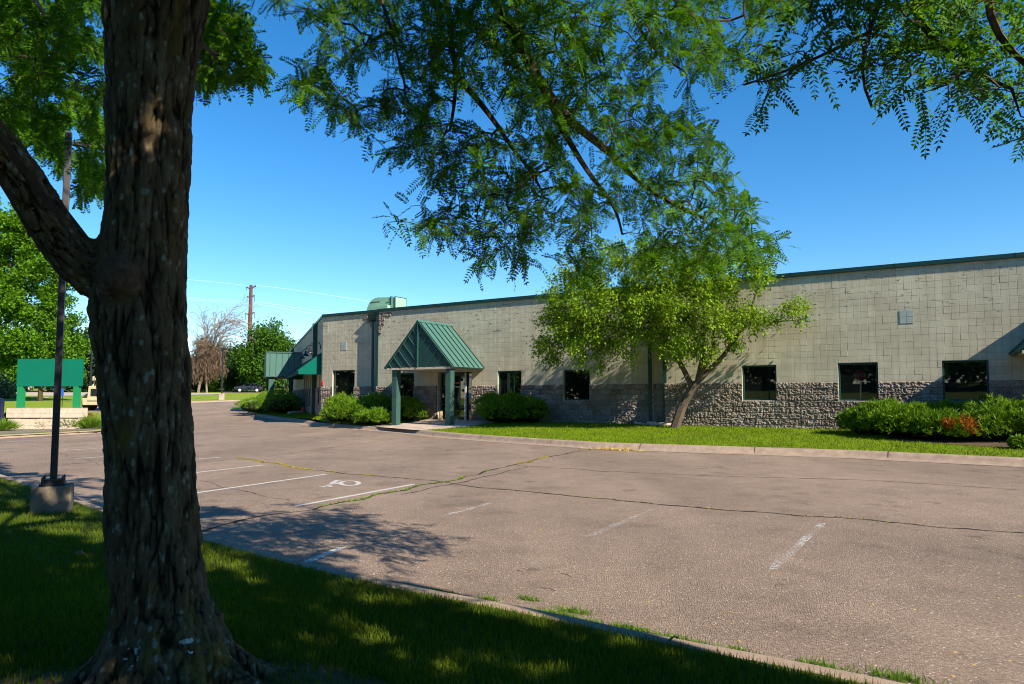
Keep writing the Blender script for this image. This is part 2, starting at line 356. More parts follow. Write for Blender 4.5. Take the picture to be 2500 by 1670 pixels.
M['far_mid'] = leafmat('maple_leaf', (0.018, 0.065, 0.006), (0.06, 0.14, 0.010), 0.25, (1.5, 1.35, .3), .6, .15)
M['far_dark'] = leafmat('dark_leaf', (0.015, 0.04, 0.014), (0.035, 0.075, 0.02), 0.2)
M['conifer'] = leafmat('spruce_needle', (0.05, 0.085, 0.04), (0.13, 0.17, 0.09), 0.15)
M['far_wood'] = leafmat('far_wood_leaf', (0.02, 0.045, 0.015), (0.05, 0.085, 0.025), 0.2)
M['brownleaf'] = leafmat('brown_twigs', (0.07, 0.045, 0.03), (0.17, 0.115, 0.075), 0.2, (1, 1, 1))
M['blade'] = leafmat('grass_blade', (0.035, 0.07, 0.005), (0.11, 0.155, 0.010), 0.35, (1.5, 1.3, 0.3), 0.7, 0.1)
M['blade2'] = leafmat('lawn_blade', (0.060, 0.115, 0.004), (0.17, 0.245, 0.008), 0.3, (1.4, 1.3, 0.3), 0.8, 0.05)
M['weed'] = leafmat('weed_blade', (0.06, 0.13, 0.012), (0.14, 0.24, 0.02), 0.35)
M['moss'] = leafmat('yellow_moss', (0.14, 0.13, 0.02), (0.30, 0.24, 0.04), 0.2)
M['redflower'] = leafmat('reddish_shrub_leaf', (0.12, 0.05, 0.03), (0.25, 0.14, 0.05), 0.25)
M['drygold'] = leafmat('fallen_gold', (0.45, 0.28, 0.03), (0.6, 0.42, 0.06), 0.2, (1, 1, .5))

# ------------------------------------------------------------------ ground sheets
def sheet(name, outline, zf, mat, parent=None, step=4.0, kind='structure', cuts=None):
    bm = bmesh.new(); vs = [bm.verts.new((float(p[0]), float(p[1]), 0)) for p in outline]; bm.faces.new(vs)
    bmesh.ops.triangulate(bm, faces=bm.faces[:])
    o = np.array([p[:2] for p in outline], float)
    for ax in (0, 1):
        lo, hi = o[:, ax].min(), o[:, ax].max(); n = int((hi - lo) / step)
        for i in range(1, n + 1):
            co = [0, 0, 0]; co[ax] = lo + (hi - lo) * i / (n + 1); no = [0, 0, 0]; no[ax] = 1
            bmesh.ops.bisect_plane(bm, geom=bm.verts[:] + bm.edges[:] + bm.faces[:], plane_co=co, plane_no=no)
    for v in bm.verts: v.co.z = float(zf(v.co.x, v.co.y))
    bmesh.ops.recalc_face_normals(bm, faces=bm.faces)
    for f in bm.faces:
        if f.normal.z < 0: f.normal_flip()
    me = bpy.data.meshes.new(name); bm.to_mesh(me); bm.free()
    ob = link(name, me, mat, parent)
    if kind and parent is None: ob['kind'] = kind
    return ob
def resample(P, step):
    P = np.array(P, float); d = np.r_[0, np.cumsum(np.linalg.norm(np.diff(P, axis=0), axis=1))]
    n = max(2, int(d[-1] / step) + 1); s = np.linspace(0, d[-1], n)
    Q = np.stack([np.interp(s, d, P[:, k]) for k in range(P.shape[1])], 1)
    for _ in range(3): Q[1:-1] = (Q[:-2] + 2 * Q[1:-1] + Q[2:]) / 4
    return Q
def kerb(name, P, side, width, height, label_z=0.0, gutter=0.0, step=0.25):
    """side=+1: the kerb body lies left of the walking direction"""
    P = resample(P, step); T = np.gradient(P, axis=0); T /= np.linalg.norm(T, axis=1)[:, None]
    N = np.stack([-T[:, 1], T[:, 0]], 1) * side
    prof = ([(-gutter, 0.006), (-0.02, 0.014)] if gutter else [(-0.004, -0.02)]) + [(0.0, 0.02), (height * .35, height * 0.55), (height * .6, height * 0.85), (height * .9, height * .98), (height * 1.1, height), (width - 0.02, height), (width, height - 0.015), (width, -0.02)]
    s = np.r_[0, np.cumsum(np.linalg.norm(np.diff(P, axis=0), axis=1))]
    rows = []
    for k, (a, h) in enumerate(prof):
        w = (fbm(np.stack([s * 1.3, s * 0 + k * 0.3, s * 0], 1), 3, 5) - 0.5) * 0.02
        joint = np.abs((s + 1.1) % 3.0 - 0.0) < step * 0.5
        rows.append(np.column_stack([P + N * (a + w)[:, None], gz(P[:, 1]) + h + w * 0.4 - 0.0 * joint]))
    n = len(P); m = len(prof); Vv = np.concatenate(rows); F = []
    for k in range(m - 1):
        i = np.arange(n - 1); F.append(np.stack([k * n + i, k * n + i + 1, (k + 1) * n + i + 1, (k + 1) * n + i], 1))
    o = mesh_np(name, Vv, np.concatenate(F), M['kerb'], smooth=True); o['kind'] = 'structure'
    # joints between kerb stones
    for sj in np.arange(1.9, s[-1], 3.05):
        i = int(np.searchsorted(s, sj)); 
        if i >= n: continue
        p = P[i]; t = T[i]; nn = N[i]; z = float(gz(p[1])); hw = 0.006
        mb = MB(); pr = [(0.0, 0.0), (height * .35, height * 0.55), (height * .6, height * 0.85), (height * .9, height), (width, height + 0.003)]
        for (a, h), (b, g) in zip(pr[:-1], pr[1:]):
            q = [p + nn * (a - 0.004) - t * hw, p + nn * (a - 0.004) + t * hw, p + nn * (b - 0.004) + t * hw, p + nn * (b - 0.004) - t * hw]
            mb.add([(*q[0], z + h + 0.012), (*q[1], z + h + 0.012), (*q[2], z + g + 0.012), (*q[3], z + g + 0.012)], [(0, 1, 2, 3)])
        mb.build('kerb_joint', M['crack'], o)
    return o

sheet('ground', [(-350, -120), (350, -120), (350, 420), (-350, 420)], lambda x, y: gz(y) - 0.05, M['grass_far'], step=7)
near_px = [(0, 1165), (76, 1190), (181, 1222), (248, 1250), (497, 1322), (700, 1378), (927, 1436), (1100, 1472), (1331, 1515), (1598, 1579), (1800, 1615), (2024, 1660), (2300, 1722)]
NK = [gnd(-300, 1085)] + [gnd(*p) for p in near_px] + [gnd(2300, 1722) + np.array([5, -3.2]), gnd(2300, 1722) + np.array([30, -18])]
NK = np.array(NK)
far_edge = [gnd(900, 968), gnd(760, 972), gnd(654, 977), gnd(475, 983), gnd(330, 988), gnd(235, 987), gnd(190, 992), gnd(192, 1001), gnd(215, 1007)]
sign_edge = [gnd(215, 1007), gnd(290, 1016), gnd(322, 1037), gnd(300, 1050), gnd(237, 1058.5), gnd(0, 1071), gnd(-420, 1093)]
lot_outline = list(NK) + [np.array([70, -20]), np.array([70, 60])] + far_edge + sign_edge[1:]
sheet('parking_lot', lot_outline, lambda x, y: gz(y), M['asphalt'], step=5)
LOT = bpy.data.objects['parking_lot']
VD = -V                                        # towards the camera from the kerb
def near_z(t): t = np.asarray(t, float); return 0.09 + 0.05 * np.minimum(t, 6) + np.clip((t - 9) * 0.085, 0, 2.4)
KS = resample(NK, 0.3)
ts = np.array([0.165, 0.25, 0.5, 0.9, 1.5, 2.2, 3, 4, 6, 9.2, 14, 20, 28, 37.5, 60])
Vn = np.concatenate([np.column_stack([KS + VD * t, np.full(len(KS), near_z(t - 0.12))]) for t in ts])
n_ = len(KS); Fn = np.concatenate([np.stack([k * n_ + np.arange(n_ - 1), k * n_ + np.arange(1, n_), (k + 1) * n_ + np.arange(1, n_), (k + 1) * n_ + np.arange(n_ - 1)], 1) for k in range(len(ts) - 1)])
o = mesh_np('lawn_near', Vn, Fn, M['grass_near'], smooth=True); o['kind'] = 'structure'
kerb('kerb_near', NK, -1, 0.20, 0.10)
def near_t(x, y):                              # how far behind the near kerb, along VD
    P = np.stack([x, y], -1).reshape(-1, 2); a = P @ U; b = P @ V; ku = KS @ U; kv = KS @ V; od = np.argsort(ku)
    return (np.interp(a, ku[od], kv[od]) - b)

# building segments: plane offsets v and edges u
VA, VB, VC = 0.15, -0.2, -0.5
uA1 = fac(921, 850, VB)[0]; uB1 = fac(1622, 850, VC)[0]
HA = fac(784, 772.7, VA)[1]; HB = (fac(931, 759.4, VB)[1] + fac(1326, 723.4, VB)[1]) / 2; HC = (fac(1893, 677.9, VC)[1] + fac(2500, 622.8, VC)[1]) / 2
uEnd = 36.0; ZS = 1.93; ZB = 0.28
adir = np.array([-0.358, 0.934]); anrm = np.array([-0.934, -0.358])    # angled wall
CW = loc2w(0, VA)
kpx = [(2500, 1138), (2059, 1115.6), (1800, 1106.8), (1700, 1103.5), (1458, 1094.5), (1330, 1086), (1100, 1069), (961, 1054), (868, 1048), (756, 1038), (734, 1031), (667, 1023), (625, 1016), (606, 1011), (599, 1004), (603, 999), (618, 994), (630, 988)]
FK = [gnd(2500, 1138) + U * 30, gnd(2500, 1138) + U * 8] + [gnd(*p) for p in kpx] + [gnd(641, 984)]
FK = np.array(FK)
inner = []
for i, p in enumerate(FK):
    u, v = w2loc(p)
    inner.append(p)
wall_line = [loc2w(66, -0.35), loc2w(uB1, -0.35), loc2w(uA1, -0.1), loc2w(0.1, VA + 0.1)] + [CW + adir * t + anrm * -0.1 for t in (4, 10, 16, 22, 28)] 
FKq = resample(FK, 0.4); _T = np.gradient(FKq, axis=0); _T /= np.linalg.norm(_T, axis=1)[:, None]; FKin = (FKq + np.stack([_T[:, 1], -_T[:, 0]], 1) * 0.30)[::2]
isl = list(FKin) + list(reversed(wall_line))
def wall_dist(x, y):
    P = np.array([x, y]); u, v = w2loc(P)
    d1 = -0.3 - v if u > 0 else 1e9
    q = P - CW; a = q @ adir; b = q @ anrm
    d2 = b if a > 0 else 1e9
    d = min(abs(d1), abs(d2)) if min(d1, d2) < 1e8 else float(np.linalg.norm(q))
    return d
FKr = resample(FK, 0.4)
def isl_z(x, y):
    dk = float(np.min(np.linalg.norm(FKr - np.array([x, y]), axis=1))); dw = wall_dist(x, y)
    t = dk / (dk + dw + 1e-6); base = float(gz(y)) * 0.8
    return base + 0.145 + 0.25 * t * t * (3 - 2 * t)
lawn = sheet('lawn_building', isl, isl_z, M['grass'], step=0.9)
kerb('kerb_building', FK, -1, 0.34, 0.155, gutter=0.38)
kerb('kerb_sign_bed', np.array(sign_edge), -1, 0.18, 0.12, gutter=0.25)
kerb('kerb_far', np.array(far_edge[:6]), -1, 0.3, 0.14, step=1.0)
# roads and pavement far behind
def pxsheet(name, pts, mat, dz=0.01, step=8): return sheet(name, [gnd(*p) for p in pts], lambda x, y: gz(y) + dz, mat, step=step)
pxsheet('road_far', [(-500, 967), (60, 966.5), (235, 966), (235, 957.5), (60, 957.5), (-500, 958)], M['road'], 0.006)
pxsheet('path_far', [(-500, 973.5), (60, 971.5), (120, 971.3), (120, 968.8), (60, 969), (-500, 971)], M['walk'], 0.01)
pxsheet('driveway_far', [(380, 964.5), (520, 963.5), (558, 961), (520, 959.5), (380, 958.5)], M['road'], 0.008)
pxsheet('road_behind_car', [(540, 958.8), (760, 957.8), (760, 955.8), (540, 956.8)], M['asphalt'], 0.012)

# walkway, dropped kerb and stone mulch at the entrance
PF = -2.4
upl = fac(960, 1033, PF)[0]; upr = fac(1106, 1038, PF)[0]
def kerb_v(u): 
    uu, vv = w2loc(FKr); m = uu > -1; od = np.argsort(uu[m]); return float(np.interp(u, uu[m][od], vv[m][od]))
wk = [loc2w(upl + 0.4, VB - .02), loc2w(upr + 1.35, VB - .02), loc2w(upr + 0.9, PF - 0.4), loc2w(upr - 0.3, kerb_v(upr) + 0.16), loc2w(upl - 0.4, kerb_v(upl) + 0.16), loc2w(upl - 0.1, PF)]
sheet('walkway', wk, lambda x, y: isl_z(x, y) + 0.012, M['walk'], step=0.5)
ml = [loc2w(upl - 0.12, PF - 0.1), loc2w(upl - 0.5, kerb_v(upl) + 0.2), loc2w(upl - 2.2, kerb_v(upl - 2.2) + 0.9), loc2w(upl - 2.4, kerb_v(upl - 2.2) + 1.4), loc2w(upl - 0.3, PF + 0.6)]
o = sheet('stone_mulch', ml, lambda x, y: isl_z(x, y) + 0.018, M['stones'], step=0.4, kind='stuff')
mb_ = [loc2w(uEnd + 2, -1.0), loc2w(26.2, -0.6), loc2w(26.0, -3.4), loc2w(28.2, -4.2), loc2w(uEnd + 2, -4.6)]
sheet('shrub_bed', mb_, lambda x, y: isl_z(x, y) + 0.01, M['soil'], step=0.8)
# bed behind the sign wall
sl_ = [gnd(-200, 1076), gnd(0, 1066.5), gnd(232, 1055), gnd(262, 1042), gnd(225, 1030), gnd(-200, 1034)]
sheet('stone_bed', sl_, lambda x, y: gz(y) + 0.10, M['stones'], step=1)
sheet('lawn_sign', sign_edge + [gnd(-420, 1093) + np.array([-60, 30]), np.array([-120, 70]), gnd(170, 985)], lambda x, y: gz(y) + 0.09 , M['grass_far'], step=4)
rng = np.random.default_rng(11)
_c = gnd(430, 1640)
sheet('bare_soil', [(-1.45 + 0.95 * r * math.cos(a), 2.95 + 0.55 * r * math.sin(a)) for a, r in zip(np.linspace(0, 2 * math.pi, 40, endpoint=False), 0.75 + 0.5 * fbm(np.stack([np.cos(np.linspace(0, 6.28, 40)) * 2, np.sin(np.linspace(0, 6.28, 40)) * 2, np.zeros(40)], 1), 3, 3))],
      lambda x, y: float(near_z(near_t(np.array([x]), np.array([y]))[0] - 0.12)) + 0.006, M['soil'], step=0.3)

# ------------------------------------------------------------------ painted lines and cracks (parts of the lot)
def ribbon(P, w, z, name, mat, parent=None, jitter=0.0, seed=0):
    P = np.array(P, float); T = np.gradient(P, axis=0); T /= np.linalg.norm(T, axis=1)[:, None] + 1e-9; N = np.stack([-T[:, 1], T[:, 0]], 1)
    r = np.random.default_rng(seed); ww = w * (1 + jitter * (r.random(len(P)) - 0.5) * 2) / 2
    Vv = np.concatenate([np.column_stack([P + N * ww[:, None], gz(P[:, 1]) + z]), np.column_stack([P - N * ww[:, None], gz(P[:, 1]) + z])])
    n = len(P); i = np.arange(n - 1); return mesh_np(name, Vv, np.stack([i, i + 1, n + i + 1, n + i], 1), mat, parent)
lines = [((480.7, 1121), (538, 1117), 0), ((400, 1163), (649, 1135), 0), ((380, 1218), (797.5, 1158), 1), ((717.5, 1237), (1008.8, 1183), 1), ((1073.5, 1263), (1247, 1215.5), 2), ((1432.7, 1312), (1589, 1244), 0),
         ((1883, 1392), (2008, 1278), 0), ((729, 1381), (835, 1337), 2), ((0, 1080), (89, 1074.6), 0), ((156, 1100), (300, 1091), 0), ((183, 1120), (300, 1112), 0), ((-200, 1112), (40, 1098), 2), ((1455, 1500), (1400, 1520), 2)]
for (a, b, k) in lines[:-1]:
    A, B = gnd(*a), gnd(*b); n = max(2, int(np.linalg.norm(B - A) / 0.1))
    ribbon(np.linspace(A, B, n), 0.085, 0.004, 'parking_line', M['paint_new'] if (k == 1 or a[0] < 500 or a[0] == 729) else M['paint'], LOT)
# accessible bay symbol, traced on the asphalt
mbs = []
ring = [gnd(853.7 + 22.5 * math.cos(a), 1180.2 + 5.6 * math.sin(a)) for a in np.linspace(0, 2 * math.pi, 30)]
ribbon(ring, 0.075, 0.005, 'accessible_symbol', M['paint_new'], LOT)
for pts in [[(822, 1174), (812, 1180), (806, 1183), (812, 1184), (825, 1180)], [(818, 1173.5), (834, 1173)], [(806, 1184), (798, 1189.5), (784, 1190)], [(824, 1179), (835, 1178)], [(798, 1186.5), (806, 1190)]]:
    ribbon(resample([gnd(*p) for p in pts], 0.08), 0.09, 0.0055, 'accessible_symbol', M['paint_new'], LOT)
cracks = [[(586, 1118), (654, 1129), (757, 1146), (859, 1157.5), (995, 1168), (1077, 1176), (1131, 1187), (1247, 1198), (1600, 1230), (2130, 1272), (2440, 1297), (2600, 1312)],
          [(961, 1072), (808, 1093), (722.6, 1105), (620, 1120), (480, 1129)],
          [(1453, 1094.5), (1343, 1116), (1253, 1136), (1097, 1174.6), (1012, 1188), (893, 1215.5), (791, 1238), (620, 1266.6), (552, 1282), (470, 1305)],
          [(978, 1208), (1131, 1176), (1250, 1149), (1290, 1140)], [(1266, 1137), (1419, 1147), (1534, 1153), (1700, 1161), (2130, 1174), (2500, 1197), (2600, 1205)],
          [(740, 1066.6), (838, 1076)], [(811, 1059), (947, 1072)], [(486, 1172), (560, 1190), (640, 1207), (700, 1222)], [(140, 1105), (200, 1122), (260, 1135)], [(1560, 1545), (1640, 1562), (1720, 1580)], [(480, 1080), (700, 1066), (860, 1058)]]
crk_pts = []
for k, c in enumerate(cracks):
    P = resample([gnd(*p) for p in c], 0.12); j = np.stack([fbm(np.column_stack([P * 2.2, np.full(len(P), 7.0 * q)]), 4, 9 + q) for q in (0, 1)], 1) - 0.5
    P = P + j * 0.28; ribbon(P, (0.035, 0.018, 0.045, 0.03, 0.024, .02, .014, .012, .012, .01, .012)[k], 0.003, 'asphalt_crack', M['crack'], LOT, 0.7, k); crk_pts.append(P)

# ------------------------------------------------------------------ leaf and twig machinery
def unit(a): return a / (np.linalg.norm(a, axis=-1, keepdims=True) + 1e-9)
def rhomb(P, D, Wd, L, w, tip=0.5):
    """leaf quads: base P, direction D, side vector Wd"""
    L = np.asarray(L).reshape(-1, 1); w = np.asarray(w).reshape(-1, 1)
    Vv = np.stack([P, P + D * L * tip + Wd * w, P + D * L, P + D * L * tip - Wd * w], 1).reshape(-1, 3)
    F = np.arange(len(P) * 4).reshape(-1, 4); return Vv, F
def leaves(P, rng, L, w, droop=0.3, D=None):
    n = len(P); d = rng.normal(size=(n, 3)) if D is None else D + rng.normal(size=(n, 3)) * 0.7
    d[:, 2] -= droop; d = unit(d); s = unit(np.cross(d, rng.normal(size=(n, 3)) * 0.6 + np.array([0, 0, 1.0])))
    k = 0.7 + 0.6 * rng.random(n); return rhomb(P, d, s, L * k, w * k)
def grow(seeds, attr, step, rng, sag=0.12, wig=0.10):
    """seeds: list of (points array, radius) polylines; first point of each may hang on nothing"""
    N = []; Pa = []; R = []
    for pts, r0, r1 in seeds:
        pts = np.array(pts, float); start = len(N)
        if start:
            d = np.linalg.norm(np.array(N) - pts[0], axis=1); par = int(np.argmin(d)) if d.min() < 0.6 else -1
        else: par = -1
        for i, p in enumerate(pts): N.append(p); Pa.append(par); par = len(N) - 1; R.append(r0 + (r1 - r0) * i / max(1, len(pts) - 1))
    N = list(N); A = np.array(N)
    base = len(N); order = np.argsort([np.min(np.linalg.norm(A - a, axis=1)) for a in attr])
    buf = np.zeros((base + len(attr) * 60, 3)); buf[:base] = A; cnt = base; Pa += []; 
    for i in order:
        a = attr[i]; d = np.linalg.norm(buf[:cnt] - a, axis=1); j = int(np.argmin(d)); L = d[j]; m = int(min(55, max(1, L / step)))
        p0 = buf[j].copy(); par = j; perp = rng.normal(size=3) * wig * L
        for q in range(1, m + 1):
            t = q / m; p = p0 + (a - p0) * t + perp * math.sin(math.pi * t) * 0.6 + np.array([0, 0, sag * L * math.sin(math.pi * t)])
            if cnt >= len(buf): break
            buf[cnt] = p; Pa.append(par); R.append(0.0); par = cnt; cnt += 1
    return buf[:cnt], np.array(Pa[:cnt]), np.array(R[:cnt])
def radii(Pa, R, tip=0.003, ex=2.4):
    n = len(Pa); acc = np.zeros(n); r = np.zeros(n)
    for i in range(n - 1, -1, -1):
        rr = max(tip, acc[i] ** (1 / ex)) if acc[i] > 0 else tip
        r[i] = max(rr, R[i]) if R[i] > 0 else rr
        if Pa[i] >= 0: acc[Pa[i]] += rr ** ex
    return r
def tubes(N, Pa, r, k=5, rmin=0.0, cap=None):
    idx = np.where(Pa >= 0)[0]; idx = idx[r[idx] >= rmin]; a = N[Pa[idx]]; b = N[idx]; ra = np.minimum(r[Pa[idx]], r[idx] * 1.6 + 0.002); rb = r[idx]
    d = unit(b - a); a = a - d * (ra * 0.25)[:, None]
    h = np.where(np.abs(d[:, 2:3]) > 0.9, np.array([[1.0, 0, 0]]), np.array([[0, 0, 1.0]])); x = unit(np.cross(d, h)); y = np.cross(d, x)
    an = np.arange(k) * 2 * math.pi / k
    ring = x[:, None, :] * np.cos(an)[None, :, None] + y[:, None, :] * np.sin(an)[None, :, None]
    Va = a[:, None, :] + ring * ra[:, None, None]; Vb = b[:, None, :] + ring * rb[:, None, None]
    Vv = np.concatenate([Va, Vb], 1).reshape(-1, 3); m = len(idx); base = np.arange(m)[:, None] * 2 * k; i = np.arange(k)
    F = np.stack([base + i, base + (i + 1) % k, base + k + (i + 1) % k, base + k + i], 2).reshape(-1, 4)
    return Vv, F
def worley(P, seed=0):
    F = np.floor(P).astype(np.int64); f1 = np.full(len(P), 9.0); f2 = np.full(len(P), 9.0); hid = np.zeros(len(P))
    for dx in (-1, 0, 1):
        for dy in (-1, 0, 1):
            for dz in (-1, 0, 1):
                C = F + np.array([dx, dy, dz]); q = np.stack([hash3(C[:, 0], C[:, 1], C[:, 2], seed + k) for k in (1, 2, 3)], 1) + C
                d = np.linalg.norm(P - q, axis=1); h = hash3(C[:, 0], C[:, 1], C[:, 2], seed + 7)
                m = d < f1; f2 = np.where(m, f1, np.minimum(f2, d)); hid = np.where(m, h, hid); f1 = np.where(m, d, f1)
    return f1, f2, hid
def fronds(P, D, rng, L=0.12, pairs=9, lw=0.0045, ll=0.022):
    """pinnate leaves: arrays of leaflets along a drooping midrib"""
    n = len(P); Lk = L * (0.75 + 0.5 * rng.random(n)); D = unit(D); up = np.array([0, 0, 1.0])
    side = unit(np.cross(D, up + rng.normal(size=(n, 3)) * 0.35)); nor = np.cross(side, D); roll = rng.normal(size=n) * 0.5
    side2 = side * np.cos(roll)[:, None] + nor * np.sin(roll)[:, None]; nor2 = np.cross(side2, D)
    allV = []; rr = []; R = rng.random(n)
    pts = []
    for j in range(pairs + 1):
        t = (j + 1.0) / (pairs + 1); pts.append(P + D * (Lk * t)[:, None] - up * (Lk * 0.28 * t * t)[:, None])
    for j in range(pairs):
        for s in (-1, 1):
            d = unit(side2 * s + D * 0.45 - up * 0.12 + rng.normal(size=(n, 3)) * 0.10); w = unit(np.cross(d, nor2 + rng.normal(size=(n, 3)) * 0.25))
            k = (0.75 + 0.35 * math.sin(math.pi * (j + 1) / (pairs + 1))) * (ll * (Lk / L))
            b = pts[j]; allV.append(np.stack([b, b + d * (k * 0.45)[:, None] + w * lw, b + d * k[:, None], b + d * (k * 0.45)[:, None] - w * lw], 1)); rr.append(R)
    d = unit(pts[-1] - pts[-2]); w = side2
    allV.append(np.stack([pts[-2], pts[-2] + d * 0.01 + w * lw, pts[-1] + d * 0.008, pts[-2] + d * 0.01 - w * lw], 1)); rr.append(R)
    allV.append(np.stack([P, P + side2 * 0.0011, pts[-2] + side2 * 0.0008, pts[-2] - side2 * 0.0008], 1)); rr.append(R)
    Vv = np.stack(allV, 1).reshape(-1, 3); r = np.repeat(np.stack(rr, 1).reshape(-1), 4); return Vv, np.arange(len(Vv)).reshape(-1, 4), r
# ------------------------------------------------------------------ the building
BLD = empty('building', (C0[0], C0[1], 0), math.atan2(U[1], U[0]), 'long low block building with cream painted upper wall, rough brown stone base and green trim', 'building')
BZ = 0.2032
al = np.array([adir @ U, adir @ V]); an = np.array([anrm @ U, anrm @ V])
def fmain(v): return lambda a, d, z: np.stack([a, v + d, z], -1)
def fang(a, d, z): return np.stack([0 + al[0] * a - an[0] * d, VA + al[1] * a - an[1] * d, z], -1)
def split_rects(a0, a1, z0, z1, holes):
    out = [(a0, a1, z0, z1)]
    for h in holes:
        nx = []
        for r in out:
            if r[1] <= h[0] or r[0] >= h[1] or r[3] <= h[2] or r[2] >= h[3]: nx.append(r); continue
            if r[0] < h[0]: nx.append((r[0], h[0], r[2], r[3]))
            if r[1] > h[1]: nx.append((h[1], r[1], r[2], r[3]))
            m0, m1 = max(r[0], h[0]), min(r[1], h[1])
            if r[2] < h[2]: nx.append((m0, m1, r[2], h[2]))
            if r[3] > h[3]: nx.append((m0, m1, h[3], r[3]))
        out = nx
    return [r for r in out if r[1] - r[0] > 0.012 and r[3] - r[2] > 0.012]
def tiles(name, fm, a0, a1, z1, holes, seed=0):
    rg = np.random.default_rng(seed); rects = []
    nz = int(math.ceil((z1 - ZS) / BZ)); na = int(math.ceil((a1 - a0) / BZ))
    for i in range(na):
        for k in range(nz):
            rects += split_rects(a0 + i * BZ, min(a1, a0 + (i + 1) * BZ), ZS + k * BZ, min(z1, ZS + (k + 1) * BZ), holes)
    R = np.array(rects); n = len(R); g = 0.0065
    prot = 0.0002 + 0.0012 * rg.random(n); tx = rg.normal(size=n) * 0.00035; tz = rg.normal(size=n) * 0.0003
    bad = (rg.random(n) < 0.05); prot[bad] += 0.003
    c = lambda i, j, ins: (R[:, 0] + ins if i == 0 else R[:, 1] - ins, R[:, 2] + ins if j == 0 else R[:, 3] - ins)
    P = []
    for i, j in ((0, 0), (1, 0), (1, 1), (0, 1)):
        a, z = c(i, j, 0); P.append(fm(a, np.full(n, 0.0065), z))
    for i, j in ((0, 0), (1, 0), (1, 1), (0, 1)):
        a, z = c(i, j, g); P.append(fm(a, -prot + tx * (2 * i - 1) + tz * (2 * j - 1), z))
    Vv = np.stack(P, 1).reshape(-1, 3); b = np.arange(n)[:, None] * 8
    F = np.concatenate([b + np.array([4, 5, 6, 7])] + [b + np.array([i, (i + 1) % 4, 4 + (i + 1) % 4, 4 + i]) for i in range(4)])
    return mesh_np(name, Vv, F, M['block'], BLD, rnd=np.repeat(rg.random(n), 8))
def stonewall(name, fm, a0, a1, z0, holes, seed=0, res=0.020, rough=1.0):
    br = sorted({a0, a1, *[h for H_ in holes for h in H_[:2] if a0 < h < a1]}); A = np.concatenate([np.linspace(x, y, max(2, int((y - x) / res) + 1))[:-1] for x, y in zip(br[:-1], br[1:])] + [np.array([a1])])
    bz = sorted({z0, ZS, *[h for H_ in holes for h in H_[2:] if z0 < h < ZS]}); Z = np.concatenate([np.linspace(x, y, max(2, int((y - x) / res) + 1))[:-1] for x, y in zip(bz[:-1], bz[1:])] + [np.array([ZS])])
    aa, zz = np.meshgrid(A, Z, indexing='ij'); a = aa.ravel(); z = zz.ravel()
    row = np.floor((ZS - z) / BZ + 1e-6).astype(np.int64); off = (row % 2) * 0.2032; ci = np.floor((a + off) / 0.4064).astype(np.int64)
    fa = (a + off) / 0.4064 - ci; fz = (ZS - z) / BZ - row
    edge = np.minimum(np.minimum(fa, 1 - fa) * 0.4064, np.minimum(fz, 1 - fz) * BZ)
    P = np.stack([a * 1.0, z * 1.15, ci * 0.31 + row * 0.17], 1)
    f1 = fbm(P * 11, 3, seed); f2 = fbm(P * 27, 3, seed + 9)
    rdg = 1 - np.abs(2 * f1 - 1) * 1.6
    blk = hash3(ci, row, row * 0, seed + 3)
    d = -(0.004 + (0.008 * blk + 0.040 * np.clip(rdg, 0, 1) ** 1.5 + 0.045 * f2) * rough * np.clip(.25 + edge / 0.016, 0, 1) ** 0.7)
    Vv = fm(a, d, z); nA, nZ = len(A), len(Z); i, k = np.meshgrid(np.arange(nA - 1), np.arange(nZ - 1), indexing='ij'); i = i.ravel(); k = k.ravel()
    ca = (A[i] + A[i + 1]) / 2; cz = (Z[k] + Z[k + 1]) / 2; keep = np.ones(len(i), bool)
    for h in holes: keep &= ~((ca > h[0]) & (ca < h[1]) & (cz > h[2]) & (cz < h[3]))
    i, k = i[keep], k[keep]; F = np.stack([i * nZ + k, (i + 1) * nZ + k, (i + 1) * nZ + k + 1, i * nZ + k + 1], 1)
    return mesh_np(name, Vv, F, M['stone'], BLD, rnd=blk)
def window(fm, h, depth=0.13, mull=(), sill=True):
    a0, a1, z0, z1 = h
    def bx(mb, x0, x1, d0, d1, zz0, zz1):
        c = [fm(np.array(x), np.array(d), np.array(z)) for z in (zz0, zz1) for x, d in ((x0, d0), (x1, d0), (x1, d1), (x0, d1))]
        mb.add(c, [(0, 3, 2, 1), (4, 5, 6, 7), (0, 1, 5, 4), (1, 2, 6, 5), (2, 3, 7, 6), (3, 0, 4, 7)])
    m = MB(); t = 0.03
    bx(m, a0 - t, a0, -0.002, depth + 0.05, z0, z1); bx(m, a1, a1 + t, 0.007, depth + 0.05, z0, z1); bx(m, a0, a1, 0.007, depth + 0.05, z1, z1 + t)
    bx(m, a0 - t, a1 + t, 0.007, depth + 0.05, z0 - t, z0)
    w = m.build('window', M['trim'], BLD)
    f = MB(); b = 0.055; d0, d1 = depth - 0.05, depth + 0.02
    bx(f, a0 + .002, a0 + b, d0, d1, z0 + .002, z1 - .002); bx(f, a1 - b, a1 - .002, d0, d1, z0 + .002, z1 - .002)
    bx(f, a0 + b, a1 - b, d0, d1, z1 - b, z1 - .002); bx(f, a0 + b, a1 - b, d0, d1, z0 + .002, z0 + b)
    for x in mull: bx(f, x - 0.025, x + 0.025, d0, d1, z0 + b, z1 - b)
    f.build('frame', M['frame'], w, 0.006)
    g = MB(); bx(g, a0 + b * .5, a1 - b * .5, depth - 0.012, depth, z0 + b * .5, z1 - b * .5); g.build('pane', M['glass'], w)
    if sill:
        s_ = MB(); bx(s_, a0 - .01, a1 + .01, -0.03, d0 - .002, z0 - .028, z0 + 0.004); s_.build('sill', M['ltmetal'], w, 0.004)
    return w
